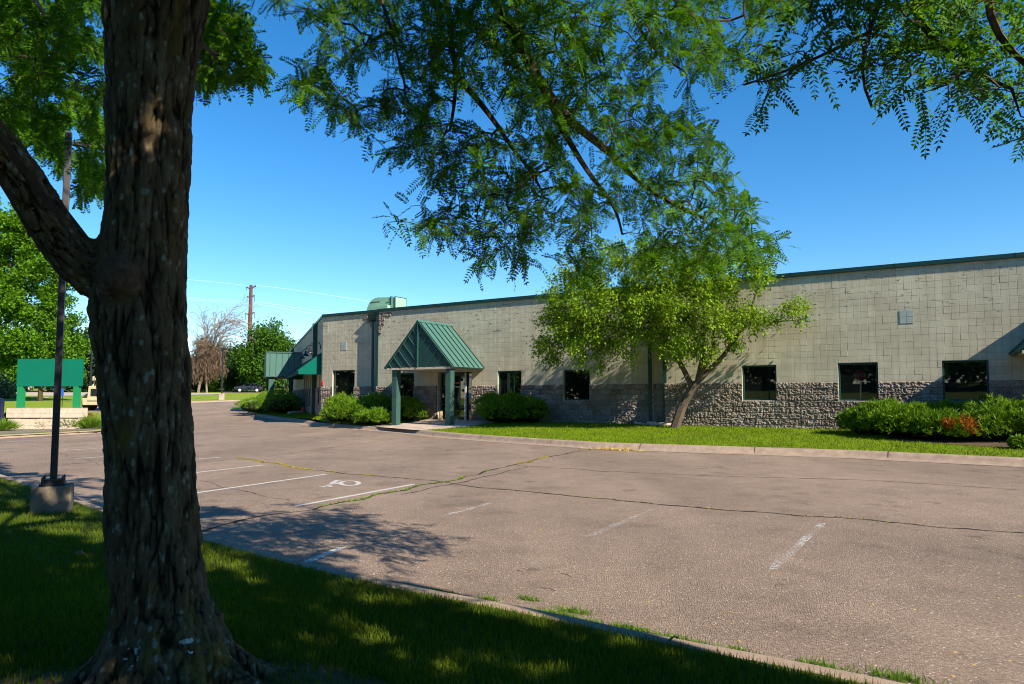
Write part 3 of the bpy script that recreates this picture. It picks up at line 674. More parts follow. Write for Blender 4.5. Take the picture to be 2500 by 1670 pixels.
def fh(v, x0, x1, y0, y1, z0=None, z1=None):
    a0 = fac(x0, 900, v)[0]; a1 = fac(x1, 900, v)[0]
    return (a0, a1, z0 if z0 else fac((x0 + x1) / 2, y1, v)[1], z1 if z1 else fac((x0 + x1) / 2, y0, v)[1])
wA = [fh(VA, 812, 866, 904, 977)]
wB = [fh(VB, 966, 1011, 911, 974, 1.28), fh(VB, 1215, 1272.6, 906, 977), fh(VB, 1375.5, 1439.5, 903, 977.5)]
door = fh(VB, 1068, 1152.5, 907, 1029, 0.34); 
wC = [fh(VC, 1811, 1895, 892, 978), fh(VC, 2045.5, 2143, 886, 979), fh(VC, 2300, 2414, 880, 979)]
wC.append((wC[-1][1] + 2.6, wC[-1][1] + 3.8, wC[-1][2], wC[-1][3]))
segs = [('A', VA, 0.0, uA1, HA, wA, 1), ('B', VB, uA1, uB1, HB, wB + [door], 2), ('C', VC, uB1, uEnd, HC, wC, 3)]
for nme, v, a0, a1, H, holes, sd in segs:
    tiles('painted_wall', fmain(v), a0, a1, H, holes, sd)
    stonewall('stone_base', fmain(v), a0, a1, ZB - 0.1, holes, sd)
    c = MB(); c.box(a0 - 0.03 if sd == 1 else a0 + .012, a1 + .01 if sd != 1 else a1 - .04, v - 0.085, v + 0.32, H - 0.045, H + 0.09)
    cp = c.build('coping', M['coping'], BLD, 0.008)
    for x in np.arange(a0 + 1.4, a1, 3.05):
        j = MB(); j.box(x, x + 0.025, v - 0.092, v + 0.33, H - 0.05, H + 0.095)
        j.build('coping_joint', M['seam'], cp)
for h in wA: window(fmain(VA), h)
for h in wB: window(fmain(VB), h, sill=True, mull=((h[0] + (h[1] - h[0]) * 0.66,) if h is wB[1] else ()))
for h in wC: window(fmain(VC), h)
# angled wall facing away to the left
angL = 26.0
wD = [(0.9 + 0.0, 1.5, 1.0, 2.6)] + [(5.2 + i * 1.7, 6.2 + i * 1.7, 0.75, 2.75) for i in range(5)]
tiles('painted_wall', fang, 0.0, angL, HA, wD, 5); stonewall('stone_base', fang, 0.0, angL, 0.2, wD, 6, 0.05)
for h in wD: window(fang, h)
c = MB(); q = [fang(np.array(a), np.array(d), np.array(z)) for z in (HA - .043, HA + .088) for a, d in ((0.012, -.055), (angL, -.055), (angL, .32), (0.012, .32))]
c.add(q, [(0, 3, 2, 1), (4, 5, 6, 7), (0, 1, 5, 4), (1, 2, 6, 5), (2, 3, 7, 6), (3, 0, 4, 7)]); c.build('coping', M['coping'], BLD, 0.008)
e = fang(np.array(angL), np.array(0), np.array(0))
core = [(0.35, VA + 0.35), (uEnd - .01, VA + 0.35), (uEnd - .01, 30), (float(e[0]) + .4, 30), (float(fang(np.array(angL), np.array(.4), np.array(0))[0]), float(fang(np.array(angL), np.array(.4), np.array(0))[1]))]
MB().prism(core, 2, 0.0, min(HA, HC) - 0.12).build('roof', M['black'], BLD)
for q in ((uA1 + 0.004, uA1 + 0.05, VB + 0.012, VA + 0.4, 0.1, HB - 0.05), (uB1 + 0.004, uB1 + 0.05, VC + 0.012, VB + 0.4, 0.1, HC - 0.05), (uEnd - .05, uEnd - .002, VC + .012, VA + .4, .1, HC - .05)): MB().box(*q).build('wall_return', M['trim'], BLD)
# downspouts at the two steps
def downspout(u, v, H, wdt=0.62, zb=0.42):
    d = MB(); ul = u - wdt
    d.box(ul, ul + 0.13, v - 0.10, v - 0.008, zb, H - 0.35)
    for z in (1.4, 3.0, 4.4): d.box(ul - .02, ul + 0.15, v - 0.105, v - 0.006, z, z + 0.04)
    ds = d.build('downspout', M['frame'], BLD, 0.01)
    h = MB(); h.prism([(v - 0.22, H - 0.42), (v - 0.008, H - 0.5), (v - 0.008, H - 0.12), (v - 0.28, H - 0.12)], 0, ul - 0.12, ul + 0.42)
    h.build('conductor_head', M['coping'], ds, 0.01)
    p = MB(); p.box(ul + .135, ul + .17, v - .05, v - .007, zb, H - .4); p.build('pipe', M['ltmetal'], ds)
downspout(uA1, VA, HA); downspout(uB1, VB, HB, 0.72)
MB().box(uA1 - 0.075, uA1 + 0.07, VB - 0.022, VB + 0.25, ZB, HB - 0.06).build('corner_trim', M['frame'], BLD, 0.01)
MB().box(uB1 - 0.075, uB1 + 0.07, VC - 0.022, VC + 0.25, ZB, HC - 0.06).build('corner_trim', M['frame'], BLD, 0.01)
# bare brown blocks round the scupper
def roughblocks(u0, z0, nx, nz, v, sd, cells):
    for (i, k) in cells:
        a0 = u0 + i * BZ; a1 = a0 + BZ; zz = z0 + k * BZ
        A = np.linspace(a0, a1, 9); Z = np.linspace(zz, zz + BZ, 9); aa, z2 = np.meshgrid(A, Z, indexing='ij'); a = aa.ravel(); z = z2.ravel()
        ed = np.minimum(np.minimum(a - a0, a1 - a), np.minimum(z - zz, zz + BZ - z)); d = -(0.008 + 0.06 * fbm(np.stack([a * 14, z * 14, a * 0], 1), 3, sd) * np.clip(ed / 0.03, 0, 1))
        i2, k2 = np.meshgrid(np.arange(8), np.arange(8), indexing='ij'); i2 = i2.ravel(); k2 = k2.ravel()
        yield np.stack([a, v + d, z], -1), np.stack([i2 * 9 + k2, (i2 + 1) * 9 + k2, (i2 + 1) * 9 + k2 + 1, i2 * 9 + k2 + 1], 1)
ztop = HA - 0.55
for v, u0, cells in ((VA, uA1 - 0.62 - 0.42, [(0, 1), (-1, 1), (1, 1), (1, 0), (1, -1), (0, 0)]), (VB, uA1 + 0.08, [(0, 1), (1, 1), (2, 1), (3, 1), (0, 0), (1, 0), (0, -1), (1, -1), (0, -2), (0, -3)])):
    vs, fs, b = [], [], 0
    for Vv, F in roughblocks(u0, ztop, 0, 0, v - 0.004, 7, cells): vs.append(Vv); fs.append(F + b); b += len(Vv)
    mesh_np('bare_blocks', np.concatenate(vs), np.concatenate(fs), M['stone'], BLD, rnd=np.full(b, 0.35))
# repainted vent patches
for (x0, x1, y0, y1, v) in ((2195.6, 2230.6, 758, 789, VC), (1967, 1981, 771, 784, VC), (833, 846, 836, 855, VA)):
    a0, zt = fac(x0, y0, v); a1, zb_ = fac(x1, y1, v); m = MB(); n = max(1, round((a1 - a0) / 0.16)); k = max(1, round((zt - zb_) / 0.18))
    for i in range(n):
        for j in range(k): m.box(a0 + (a1 - a0) * i / n + .004, a0 + (a1 - a0) * (i + 1) / n - .004, v - 0.014, v, zb_ + (zt - zb_) * j / k + .004, zb_ + (zt - zb_) * (j + 1) / k - .004)
    m.build('vent_patch', M['patch'], BLD)
# entrance door set
a0, a1, z0, z1 = door; D = 0.22; v = VB
m = MB(); m.box(a0 - .01, a0 + 0.03, v - 0.004, v + D, z0, z1).box(a1 - 0.03, a1 + .01, v + .007, v + D, z0, z1).box(a0 + .03, a1 - .03, v + .007, v + D, z1 - 0.02, z1 + .03)
ent = m.build('entrance', M['trim'], BLD)
fa = lambda x: fac(x, 950, VB)[0]
wds = a1 - a0; xl, xd0, xd1, xr = a0 + 0.10, a0 + wds * 0.36, a0 + wds * 0.775, a1 - 0.03
f = MB(); fv0, fv1 = v + 0.13, v + 0.2
for x in (xl, xd0 - 0.03, xd1 + .03, xr - 0.05): f.box(x, x + 0.05, fv0, fv1, z0, z1 - 0.03)
f.box(xl, xr, fv0 + .003, fv1 + .003, z1 - 0.10, z1 - 0.03)
for z in (z0 + 0.02, z0 + 0.72, z0 + 1.42): f.box(xl + .05, xd0 - .03, fv0 + .004, fv1, z, z + 0.045); f.box(xd1 + .08, xr - .05, fv0 + .004, fv1, z, z + 0.045)
f.build('door_frame', M['frame'], ent, 0.005)
MB().box(xl + .03, xd0 - .01, v + 0.165, v + 0.175, z0, z1 - .06).box(xd1 + .05, xr - .02, v + 0.165, v + 0.175, z0, z1 - .06).build('sidelight', M['glass'], ent)
dd = MB().box(xd0 + .03, xd0 + .10, v + .135, v + .18, z0 + .01, z1 - .105).box(xd1 - .06, xd1 + .02, v + .135, v + .18, z0 + .01, z1 - .105).box(xd0 + .10, xd1 - .06, v + .137, v + .178, z0 + .01, z0 + .2).box(xd0 + .10, xd1 - .06, v + .137, v + .178, z1 - .2, z1 - .105)
dd.build('door', M['frame'], ent, 0.004)
MB().box(xd0 + .09, xd1 - .05, v + .155, v + .165, z0 + .1, z1 - .15).build('door_pane', M['glass'], ent)
MB().box(xd1 + .0, xd1 + .075, v + .04, v + .125, z0 + .02, z1 - .06).build('door_stile', M['ltmetal'], ent, .005)
MB().box(xd1 + .16, xd1 + .30, v + .155, v + .163, z0 + 1.05, z0 + 1.25).build('blue_sticker', simple('sticker_blue', (0.05, 0.35, 0.55), 0.5, .02, 2, .2, 0), ent)
MB().box(xd0 + .2, xd0 + .52, v + .148, v + .154, z0 + 1.52, z0 + 1.55).build('door_lettering', M['white'], ent)
MB().box(xd0 + .22, xd0 + .46, v + .148, v + .154, z0 + 1.68, z0 + 1.75).build('red_sticker', M['red'], ent)
MB().lathe([(0.09, 0), (0.10, .02), (0.085, .42), (0.09, .44)], (xl + .2, v - .12, z0 + .0), 14).build('ash_bin', simple('tan_bin', (0.42, 0.3, 0.16)), ent)

# ---- gable canopy over a door (a part of the building)
M['seam2'] = simple('gable_seam_green', (0.02, 0.075, 0.062), 0.35, 0.05, 2, 0.5, 0)
def canopy(ul, ur, vf, ze, za, vw, pl, pr, zg):
    can = empty('entrance_canopy'); can.parent = BLD
    um = (ul + ur) / 2; hw = (ur - ul) / 2; th = 0.07; sl = math.atan2(za - ze, hw)
    for s in (-1, 1):
        m = MB(); e = (um + s * hw, ze); a = (um, za); nx, nz = s * math.sin(sl) * th, math.cos(sl) * th
        ov = (um + s * (hw + 0.05), ze - 0.05 * math.tan(sl))
        m.prism([(ov[0], ov[1]), (a[0], a[1]), (a[0] + (nx if s > 0 else nx), a[1] + nz), (ov[0] + nx, ov[1] + nz)], 1, vf, vw)
        rp = m.build('roof_panel', M['green'], can)
        sm = MB(); n = int((vw - vf) / 0.34)
        for i in range(n + 1):
            y = vf + 0.04 + i * (vw - vf - 0.08) / n
            k = 0.035; sm.prism([(ov[0] + nx * 1.02, ov[1] + nz * 1.02), (a[0] + nx * 1.02, a[1] + nz * 1.02), (a[0] + nx * (1 + k / th), a[1] + nz * (1 + k / th)), (ov[0] + nx * (1 + k / th), ov[1] + nz * (1 + k / th))], 1, y - 0.013, y + 0.013)
        sm.build('seam', M['seam'], rp)
    MB().prism([(um - 0.10, za + 0.03), (um, za + 0.14), (um + 0.10, za + 0.03), (um, za + 0.05)], 1, vf - 0.02, vw - .002).build('ridge_cap', M['green'], can, 0.004)
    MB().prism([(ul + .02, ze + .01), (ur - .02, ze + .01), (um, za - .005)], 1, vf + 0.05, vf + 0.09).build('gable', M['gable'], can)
    g = MB(); dz = (za - ze)
    g.box(um - 0.02, um + 0.02, vf - 0.012, vf + 0.049, ze + 0.02, za)
    # V-shaped standing seams: run parallel to the opposite rake
    for s in (-1, 1):
        for i in range(1, 7):
            t = i / 6.6; x0 = um + s * hw * t; zt = ze + dz * (1 - t)          # on the rake
            # go down towards the middle, parallel to the other rake
            L = min((zt - ze) / dz * hw, abs(x0 - um)); x1 = x0 - s * L; z1_ = zt - L / hw * dz
            d = Vector((x1 - x0, 0, z1_ - zt)); ln = d.length
            if ln < 0.1: continue
            nn = Vector((-d.z, 0, d.x)).normalized() * 0.011
            a_ = Vector((x0, 0, zt)); b_ = Vector((x1, 0, z1_))
            g.prism([(a_.x + nn.x, a_.z + nn.z), (b_.x + nn.x, b_.z + nn.z), (b_.x - nn.x, b_.z - nn.z), (a_.x - nn.x, a_.z - nn.z)], 1, vf + 0.012, vf + 0.0495)
    g.build('gable_seam', M['seam2'], can)
    f = MB()
    for s in (-1, 1):
        e = (um + s * (hw + .02), ze - 0.02); a = (um, za + 0.0); f.prism([e, a, (a[0], a[1] + 0.08), (e[0] + s * 0.05, e[1] + 0.03)], 1, vf - 0.015, vf - 0.001)
    f.build('rake_trim', M['seam'], can)
    MB().box(ul + .03, ur - .03, vf + 0.03, vw - 0.01, ze - 0.09, ze - 0.001).build('soffit', M['trim'], can, 0.004)
    wt = MB()
    e = (ur + .03, ze - 0.03); wt.prism([(ur + .03, ze - .02), (um, za + .08), (um, za + .12), (ur + .075, ze - .01)], 1, vw - .03, vw - .004); wt.build('wall_flashing', M['ltmetal'], can)
    for u in (pl, pr):
        if u is None: continue
        p = MB().box(u - 0.135, u + 0.135, vf + 0.12, vf + 0.39, zg, ze - 0.095).build('post', M['post'], can, 0.012)
        MB().box(u - 0.17, u + 0.17, vf + 0.10, vf + 0.44, zg - 0.02, zg + 0.035).build('post_base', M['post'], p)
    return can
PV = -2.5
ul, _ = fac(941.7, 898, PV); ur, _ = fac(1100.4, 896, PV); ua, za = fac(1017, 790, PV); 
ze = (fac(1187.7, 897.5, VB)[1] + fac(1100.4, 895.8, PV)[1]) / 2; za = (fac(1108.9, 797, VB)[1] + za) / 2
hw = (ur - ul) / 2; pl = fac(967.5, 1000, PV + .27)[0]; pr = fac(1098.5, 1000, PV + .27)[0]
print('canopy', ul, ur, ua, ze, za, pl, pr, 'H', HA, HB, HC, 'wins', wA, wB, wC, door)
canopy(ul, ur, PV, ze, za, VB - 0.01, pl, pr, 0.22)
uq = fac(2486, 850, -2.0)[0]
canopy(uq, uq + (ur - ul), PV - .1, ze, za, VC - .01, uq + .4, uq + (ur - ul) - .4, 0.2)
MB().box(uq + .8, uq + 2.4, VC - 0.06, VC - 0.02, .36, 2.6).build('side_door', M['frame'], BLD, .01)

# roof duct
vR = 0.5
def fr(zx, zy): return fac(760 + zx * .2423, 700 + zy * .2423, vR)
poly = [fr(*p) for p in [(557, 300), (558, 250), (563, 212), (580, 170), (600, 142), (632, 118), (668, 107), (850, 104), (850, 250), (640, 300)]]
dk = MB().prism(poly, 1, vR, vR + 0.8).build('roof_duct', M['mint'], BLD, 0.01)
for zx in (802, 847): u_, zt = fr(zx, 103); m = MB(); m.box(u_ - .015, u_ + .015, vR - .03, vR + .83, fr(zx, 225)[1], zt + .03); m.build('duct_flange', M['seam'], dk)
m = MB(); u_a, z_a = fr(600, 158); u_b, _ = fr(690, 158); m.box(u_a, u_b, vR - .015, vR, z_a - .01, z_a + .012); u_a, z_a = fr(755, 158); u_b, _ = fr(802, 158); m.box(u_a, u_b, vR - .015, vR, z_a - .01, z_a + .012)
m.build('duct_seam', M['seam'], dk)
p0 = fr(635, 205); p1 = fr(802, 205); MB().box(p0[0], p1[0], vR - .25, vR - .002, HB - .2, p0[1]).build('duct_box', M['mint'], dk, .008)

# ---- angled wall: downspout, awning, gooseneck lamps, side canopy
def A3(a, d, z): return tuple(float(x) for x in fang(np.array(float(a)), np.array(float(d)), np.array(float(z))))
def abox(m, a0, a1, d0, d1, z0, z1):
    c = [A3(a, d, z) for z in (z0, z1) for a, d in ((a0, d0), (a1, d0), (a1, d1), (a0, d1))]
    return m.add(c, [(0, 3, 2, 1), (4, 5, 6, 7), (0, 1, 5, 4), (1, 2, 6, 5), (2, 3, 7, 6), (3, 0, 4, 7)])
abox(MB(), 3.2, 3.75, -0.25, -.012, 0.3, HA - .06).build('downspout', M['frame'], BLD, .01)
abox(MB(), angL - .5, angL, -0.35, -.012, 0.6, HA - .06).build('downspout', M['frame'], BLD, .01)
aw = empty('awning'); aw.parent = BLD
a0, a1 = 0.55, 13.5; zt, zo, zv = 3.72, 2.82, 2.6; L = 1.15
m = MB(); m.add([A3(a0, -.012, zt), A3(a1, -.012, zt), A3(a1, -L, zo), A3(a0, -L, zo), A3(a1, -L, zv), A3(a0, -L, zv)], [(0, 1, 2, 3), (3, 2, 4, 5)]); cv = m.build('canvas', M['awning'], aw)
m = MB(); m.add([A3(a0 - .004, -.012, zt), A3(a0 - .004, -L, zo), A3(a0 - .004, -L, zv), A3(a0 - .004, -.012, zv)], [(0, 1, 2, 3)]); m.build('side_panel', M['awning'], aw); m = MB(); m.add([A3(a1, -.012, zt), A3(a1, -L, zo), A3(a1, -L, zv), A3(a1, -.012, zv)], [(0, 1, 2, 3)]); m.build('side_panel', M['awning'], aw)
m = MB(); k = 0
for a in np.arange(a0, a1, 0.9):
    m.bar(A3(a, -.03, zt + .015), A3(a, -L - .01, zo + .015), .02); m.bar(A3(a, -L - .01, zo), A3(a, -L - .01, zv), .018)
m.build('awning_rib', M['seam'], aw)
for a in (0.9, 3.9, 6.9):
    lamp = empty('gooseneck_lamp'); lamp.parent = BLD
    pts = [A3(a, -(0.02 + 0.55 * (1 - math.cos(t)) / 2 * 1.0 + 0.0), 4.05 + 0.32 * math.sin(t)) for t in np.linspace(0, math.pi, 11)]
    MB().path(pts, .022).build('arm', M['black'], lamp); q = A3(a, -.012, 4.05)
    MB().bar(A3(a, -.01, 4.05), A3(a, -.05, 4.05), .08, .08, 12).build('wall_plate', M['black'], lamp)
    c = A3(a, -0.57, 3.78); MB().lathe([(0.03, .27), (0.06, .22), (0.07, .12), (0.2, .0), (0.21, -.03), (0.19, -.03), (0.05, .1)], c, 16).build('lamp_shade', M['black'], lamp)
# side canopy with vertical metal fascia
tt = 15.6; Lc = 2.45; zb_, zt_ = 2.86, 4.62
cn = empty('side_canopy'); cn.parent = BLD
fas = abox(MB(), tt, tt + 6.5, -Lc, -.015, zb_, zt_).build('fascia', M['green'], cn)
m = MB()
for d in np.arange(0.25, Lc, 0.42): abox(m, tt - .03, tt - .002, -Lc + d, -Lc + d + .02, zb_ + .01, zt_ - .01)
m.build('fascia_seam', M['seam'], cn)
m = MB(); abox(m, tt - .05, tt + 6.5, -Lc - .05, -.02, zt_ - .05, zt_ + .04); abox(m, tt - .045, tt + 6.5, -Lc - .045, -.02, zb_ - .04, zb_ + .03); m.build('fascia_trim', M['post'], cn)
m = MB(); abox(m, tt + .15, tt + .55, -Lc + .2, -Lc + .6, 0.3, zb_ - .04); m.build('post', M['post'], cn, .01)
m = MB(); abox(m, tt + 5.6, tt + 6.0, -Lc + .2, -Lc + .6, 0.3, zb_ - .04); m.build('post', M['post'], cn, .01)
abox(MB(), 0.02, .14, -.06, -.012, 2.0, 2.2).build('alarm_box', M['red'], BLD, .01)
m = MB(); m.box(.02, .12, VA - .06, VA - .01, 2.02, 2.22); m.build('alarm_box', M['red'], BLD, .01)
# white drain pipe with a red cap lying on the lawn by the angled wall
p = gnd(704, 1008, 0.4); q = gnd(760, 1004, 0.4)
dp = MB().bar((p[0], p[1], .42), (q[0], q[1], .50), .06, .06, 12).build('drain_pipe', M['ltmetal']); tag(dp, 'pale pipe lying on the shaded lawn beside the angled wall', 'pipe')
p2 = gnd(742, 1006, .4); hy = MB().lathe([(0.13, 0), (0.15, .05), (.12, .1), (.12, .34), (.15, .36), (.08, .46)], (p2[0], p2[1] - .12, .30), 14).build('standpipe', M['red']); tag(hy, 'stubby dark red standpipe on the lawn by the pale pipe', 'standpipe')
# splash stones under the second downspout
ub = uB1
for i, (dx, dy, w, h, lb) in enumerate([(-1.0, -.38, .5, .3, 'leftmost pale flat stone at the foot of the downspout behind the small tree'), (-.55, -.25, .45, .34, 'pale slab directly under the downspout, tilted against the wall'), (-.25, -.55, .5, .3, 'pale flat slab lying in front of the downspout nearest the lawn'), (0.15, -.7, .4, .35, 'grey stone slab next to the small tree trunk')]):
    pw = loc2w(ub + dx, VB + dy); rr = random.Random(i); pl_ = [(w * .5 * (1 + .25 * rr.uniform(-1, 1)) * math.cos(a), h * .55 * (1 + .25 * rr.uniform(-1, 1)) * math.sin(a)) for a in np.linspace(0, 6.283, 9, endpoint=False)]
    o = MB().prism(pl_, 2, 0, .09).build('splash_stone', M['rockwall'], None, .015); o.location = (pw[0], pw[1], isl_z(pw[0], pw[1]) + .02); o.rotation_euler = (rr.uniform(-.2, .2), rr.uniform(-.15, .15), rr.uniform(0, 3)); tag(o, lb, 'stone', 'splash stones at the downspout')
# ------------------------------------------------------------------ big foreground tree
def fp(x, y): return x * 1.0652, y * 1.0652
TY = 3.1
edges = [(0, 232, 490), (100, 240, 458), (200, 245, 447), (300, 245, 442), (400, 240, 438), (500, 236, 437), (560, 222, 436), (620, 204, 431), (700, 196, 433), (800, 206, 437), (900, 214, 442), (1000, 225, 447), (1100, 229, 455), (1200, 230, 461), (1300, 237, 472), (1400, 240, 486), (1450, 240, 498), (1500, 225, 515), (1540, 205, 535)]
cent = []
for y, xa, xb in edges:
    pa = atY(*fp(xa, y), TY); pb = atY(*fp(xb, y), TY); cent.append((*(0.5 * (pa + pb)), 0.5 * (pb[0] - pa[0]) / 1.135))
cent = np.array(cent)[::-1]; _m = cent[:, 2] < atY(*fp(300, 690), TY)[2]; cent[_m, 3] *= .95; cent[_m, 0] += .010
gzt = float(near_z(near_t(np.array([cent[0, 0]]), np.array([TY]))[0] - .12))
print('tree base', cent[0], gzt)
def tubemesh(path, k=40, cap=True):
    Vv = []; n = len(path); P = path[:, :3]; T = unit(np.gradient(P, axis=0)); ref = np.array([0, 1.0, 0])
    for i in range(n):
        x = unit(np.cross(ref, T[i])); y = np.cross(T[i], x); a = np.arange(k) * 2 * math.pi / k
        Vv.append(P[i] + (x * np.cos(a)[:, None] + y * np.sin(a)[:, None]) * path[i, 3])
    F = []
    for i in range(n - 1):
        for j in range(k): F.append((i * k + j, i * k + (j + 1) % k, (i + 1) * k + (j + 1) % k, (i + 1) * k + j))
    F.append(tuple(range(k))[::-1]); F.append(tuple(range((n - 1) * k, n * k)))
    return np.concatenate(Vv), F
def dens(path, step=0.06):
    P = np.array(path, float); d = np.r_[0, np.cumsum(np.linalg.norm(np.diff(P[:, :3], axis=0), axis=1))]; s = np.arange(0, d[-1], step)
    Q = np.stack([np.interp(s, d, P[:, k]) for k in range(4)], 1)
    for _ in range(6): Q[1:-1] = (Q[:-2] + 2 * Q[1:-1] + Q[2:]) / 4
    return Q
trunk = [(cent[0, 0], TY, gzt - 0.25, .37), (cent[0, 0], TY, gzt - .02, .32), (cent[1, 0] , TY, gzt + .10, .275)] + [tuple(c) for c in cent[2:]]
trunk += [(-1.66, 3.08, 3.6, .21), (-1.60, 3.05, 3.95, .20), (-1.48, 3.0, 4.4, .18), (-1.3, 2.9, 5.0, .15), (-1.05, 2.7, 5.8, .11), (-.9, 2.5, 6.8, .07)]
def pxp(x, y, Y): p = atY(*fp(x, y), Y); return p
limb = [(*pxp(325, 655, 3.12), .12), (*pxp(250, 648, 3.08), .125), (*pxp(190, 612, 3.02), .12), (*pxp(140, 555, 2.95), .090), (*pxp(95, 485, 2.88), .084), (*pxp(45, 395, 2.8), .084), (*pxp(-10, 325, 2.72), .082), (*pxp(-110, 240, 2.6), .085), (-2.9, 2.5, 3.1, .085), (-3.5, 2.6, 3.9, .06)]
limb2 = [(-1.66, 3.1, 3.3, .12), (-1.52, 3.15, 3.85, .10), (-1.2, 3.3, 4.15, .09), (-.75, 3.6, 4.3, .085), (-.3, 3.85, 4.05, .07)]
parts = [tubemesh(dens(trunk, .05), 44), tubemesh(dens(limb, .05), 30), tubemesh(dens(limb2, .05), 24)]
# root flare: low ridges running into the ground
for a, L in ((-2.9, .36), (-2.2, .25), (-1.3, .22), (-0.75, .40), (-0.15, .42), (0.5, .3), (1.5, .3), (2.4, .35)):
    cx = cent[0, 0]; r = [(cx + math.cos(a) * .12, TY + math.sin(a) * .12, gzt + .34, .09), (cx + math.cos(a) * .23, TY + math.sin(a) * .23, gzt + .12, .075), (cx + math.cos(a) * (.27 + L * .5), TY + math.sin(a) * (.27 + L * .5), gzt - .01, .05), (cx + math.cos(a) * (.3 + L), TY + math.sin(a) * (.3 + L), gzt - .06, .035)]
    parts.append(tubemesh(dens(r, .04), 14))
# knot below the fork
kp = atY(*fp(247, 632), TY - .245)
def ball(c, r, sc=(1, 1, 1)):
    Vv, F = [], []; n, m = 14, 10
    for j in range(m + 1):
        for i in range(n): th = math.pi * j / m; ph = 2 * math.pi * i / n; Vv.append((c[0] + r * sc[0] * math.sin(th) * math.cos(ph), c[1] + r * sc[1] * math.sin(th) * math.sin(ph), c[2] + r * sc[2] * math.cos(th)))
    for j in range(m):
        for i in range(n): F.append((j * n + i, j * n + (i + 1) % n, (j + 1) * n + (i + 1) % n, (j + 1) * n + i))
    return np.array(Vv), F
parts.append(ball(kp + np.array([.01, .075, 0]), .105, (1.0, .75, 1.0)))
me = bpy.data.meshes.new('tmp'); vs, fs, b = [], [], 0
for Vv, F in parts: vs.append(Vv); fs += [tuple(int(i) + b for i in f) for f in F]; b += len(Vv)
me.from_pydata(np.concatenate(vs).tolist(), [], fs); bm = bmesh.new(); bm.from_mesh(me)
bmesh.ops.recalc_face_normals(bm, faces=bm.faces); bm.to_mesh(me); bm.free()
tmp = bpy.data.objects.new('tmp', me); COL.objects.link(tmp)
rm = tmp.modifiers.new('r', 'REMESH'); rm.mode = 'VOXEL'; rm.voxel_size = 0.0078
smm = tmp.modifiers.new('s', 'SMOOTH'); smm.iterations = 12; smm.factor = 0.6
dg = bpy.context.evaluated_depsgraph_get(); ev = tmp.evaluated_get(dg); m2 = bpy.data.meshes.new_from_object(ev)
bpy.data.objects.remove(tmp)
n = len(m2.vertices); co = np.empty(n * 3, np.float32); m2.vertices.foreach_get('co', co); co = co.reshape(-1, 3).astype(float)
no = np.empty(n * 3, np.float32); m2.vertices.foreach_get('normal', no); no = no.reshape(-1, 3).astype(float)
# bark follows the trunk, then the limb beyond the fork
lp = dens(limb, .05); tp = dens(trunk, .05)
def nearest(co, path):
    best = np.full(len(co), 1e9); idx = np.zeros(len(co), int)
    for i in range(0, len(path), 2):
        d = np.linalg.norm(co - path[i, :3], axis=1) - path[i, 3]; m = d < best; best[m] = d[m]; idx[m] = i
    return best, idx
dt, it = nearest(co, tp); dl, il = nearest(co, lp); wl = np.clip((dt - dl) / 0.10 + 0.5, 0, 1)
Tl = unit(np.gradient(lp[:, :3], axis=0))[il]; s = np.sum(co * Tl, 1); perp = co - Tl * s[:, None]
Ptr = np.column_stack([co[:, 0], co[:, 1], co[:, 2] * 0.17]); Plm = np.column_stack([perp[:, 0] + 3, perp[:, 1] + perp[:, 2] * .7, s * .2 + perp[:, 2] * .5])
RM = np.array(Matrix.Rotation(.7, 3, 'X') @ Matrix.Rotation(.5, 3, 'Y') @ Matrix.Rotation(.9, 3, 'Z'))
def ridges(P):
    wv = (fbm(P * 6, 2, 21) - .5) * 0.12; w2 = (fbm(P * 9 + 7, 2, 22) - .5) * 0.08; Q = (P + np.stack([wv, -wv + w2, wv * 0.2], 1)) @ RM
    a = np.abs(2 * fbm(Q * 19, 2, 3, .4) - 1); b_ = np.abs(2 * vn(Q * 44 + 5, 8) - 1)
    return np.clip(a * 3.4, 0, 1) * (.45 + .55 * np.clip(b_ * 2.4, 0, 1))
def plates(P):
    wv = (fbm(P * 7, 2, 21) - .5) * 0.10; w2 = (fbm(P * 11 + 7, 2, 22) - .5) * 0.06; Q = (P + np.stack([wv, w2 - wv, wv * 0.3], 1))
    f1, f2, hid = worley(Q * 34, 5); g1, g2, h2_ = worley(Q * 74 + 3, 9); c = np.clip((f2 - f1) * 3.6, 0, 1) ** .6; c2 = np.clip((g2 - g1) * 4, 0, 1) ** .5
    return c * (.5 + .3 * hid + .2 * c2 * (.4 + .6 * h2_))
h = (.5 * plates(Ptr) + .5 * ridges(Ptr)) * (1 - wl) + plates(Plm) * wl
br = fbm(np.column_stack([co[:, :2] * 12, co[:, 2] * 20]) @ RM, 2, 4); brk = np.clip((np.abs(2 * br - 1)) * 5, 0.72, 1)
h2 = h
dk_ = np.linalg.norm(co - kp, axis=1); kn = np.clip(1 - dk_ / 0.15, 0, 1); flat = 1 - np.clip(kn * 2.2, 0, 1)
disp = (h2 - 0.7) * 0.022 * flat + (fbm(co * np.array([70, 70, 40.]), 3, 31, .6) - .5) * 0.010 + (fbm(co * 5, 2, 41) - .5) * 0.02
disp += np.cos((dk_ + (fbm(co * 18, 2, 55) - .5) * .03) / .0042) * 0.0022 * (1 - flat) - np.clip(1 - np.linalg.norm(co - (kp + np.array([.0, -.06, .015])), axis=1) / .035, 0, 1) * .03
co2 = co + no * disp[:, None]
F4 = np.empty(len(m2.loops), np.int32); m2.loops.foreach_get('vertex_index', F4)
TREE = empty('honey_locust', (float(cent[0, 0]), TY, gzt), 0, 'big near tree with furrowed lichen-spotted trunk and feathery leaves hanging across the top', 'tree')
off = np.array([cent[0, 0], TY, gzt])
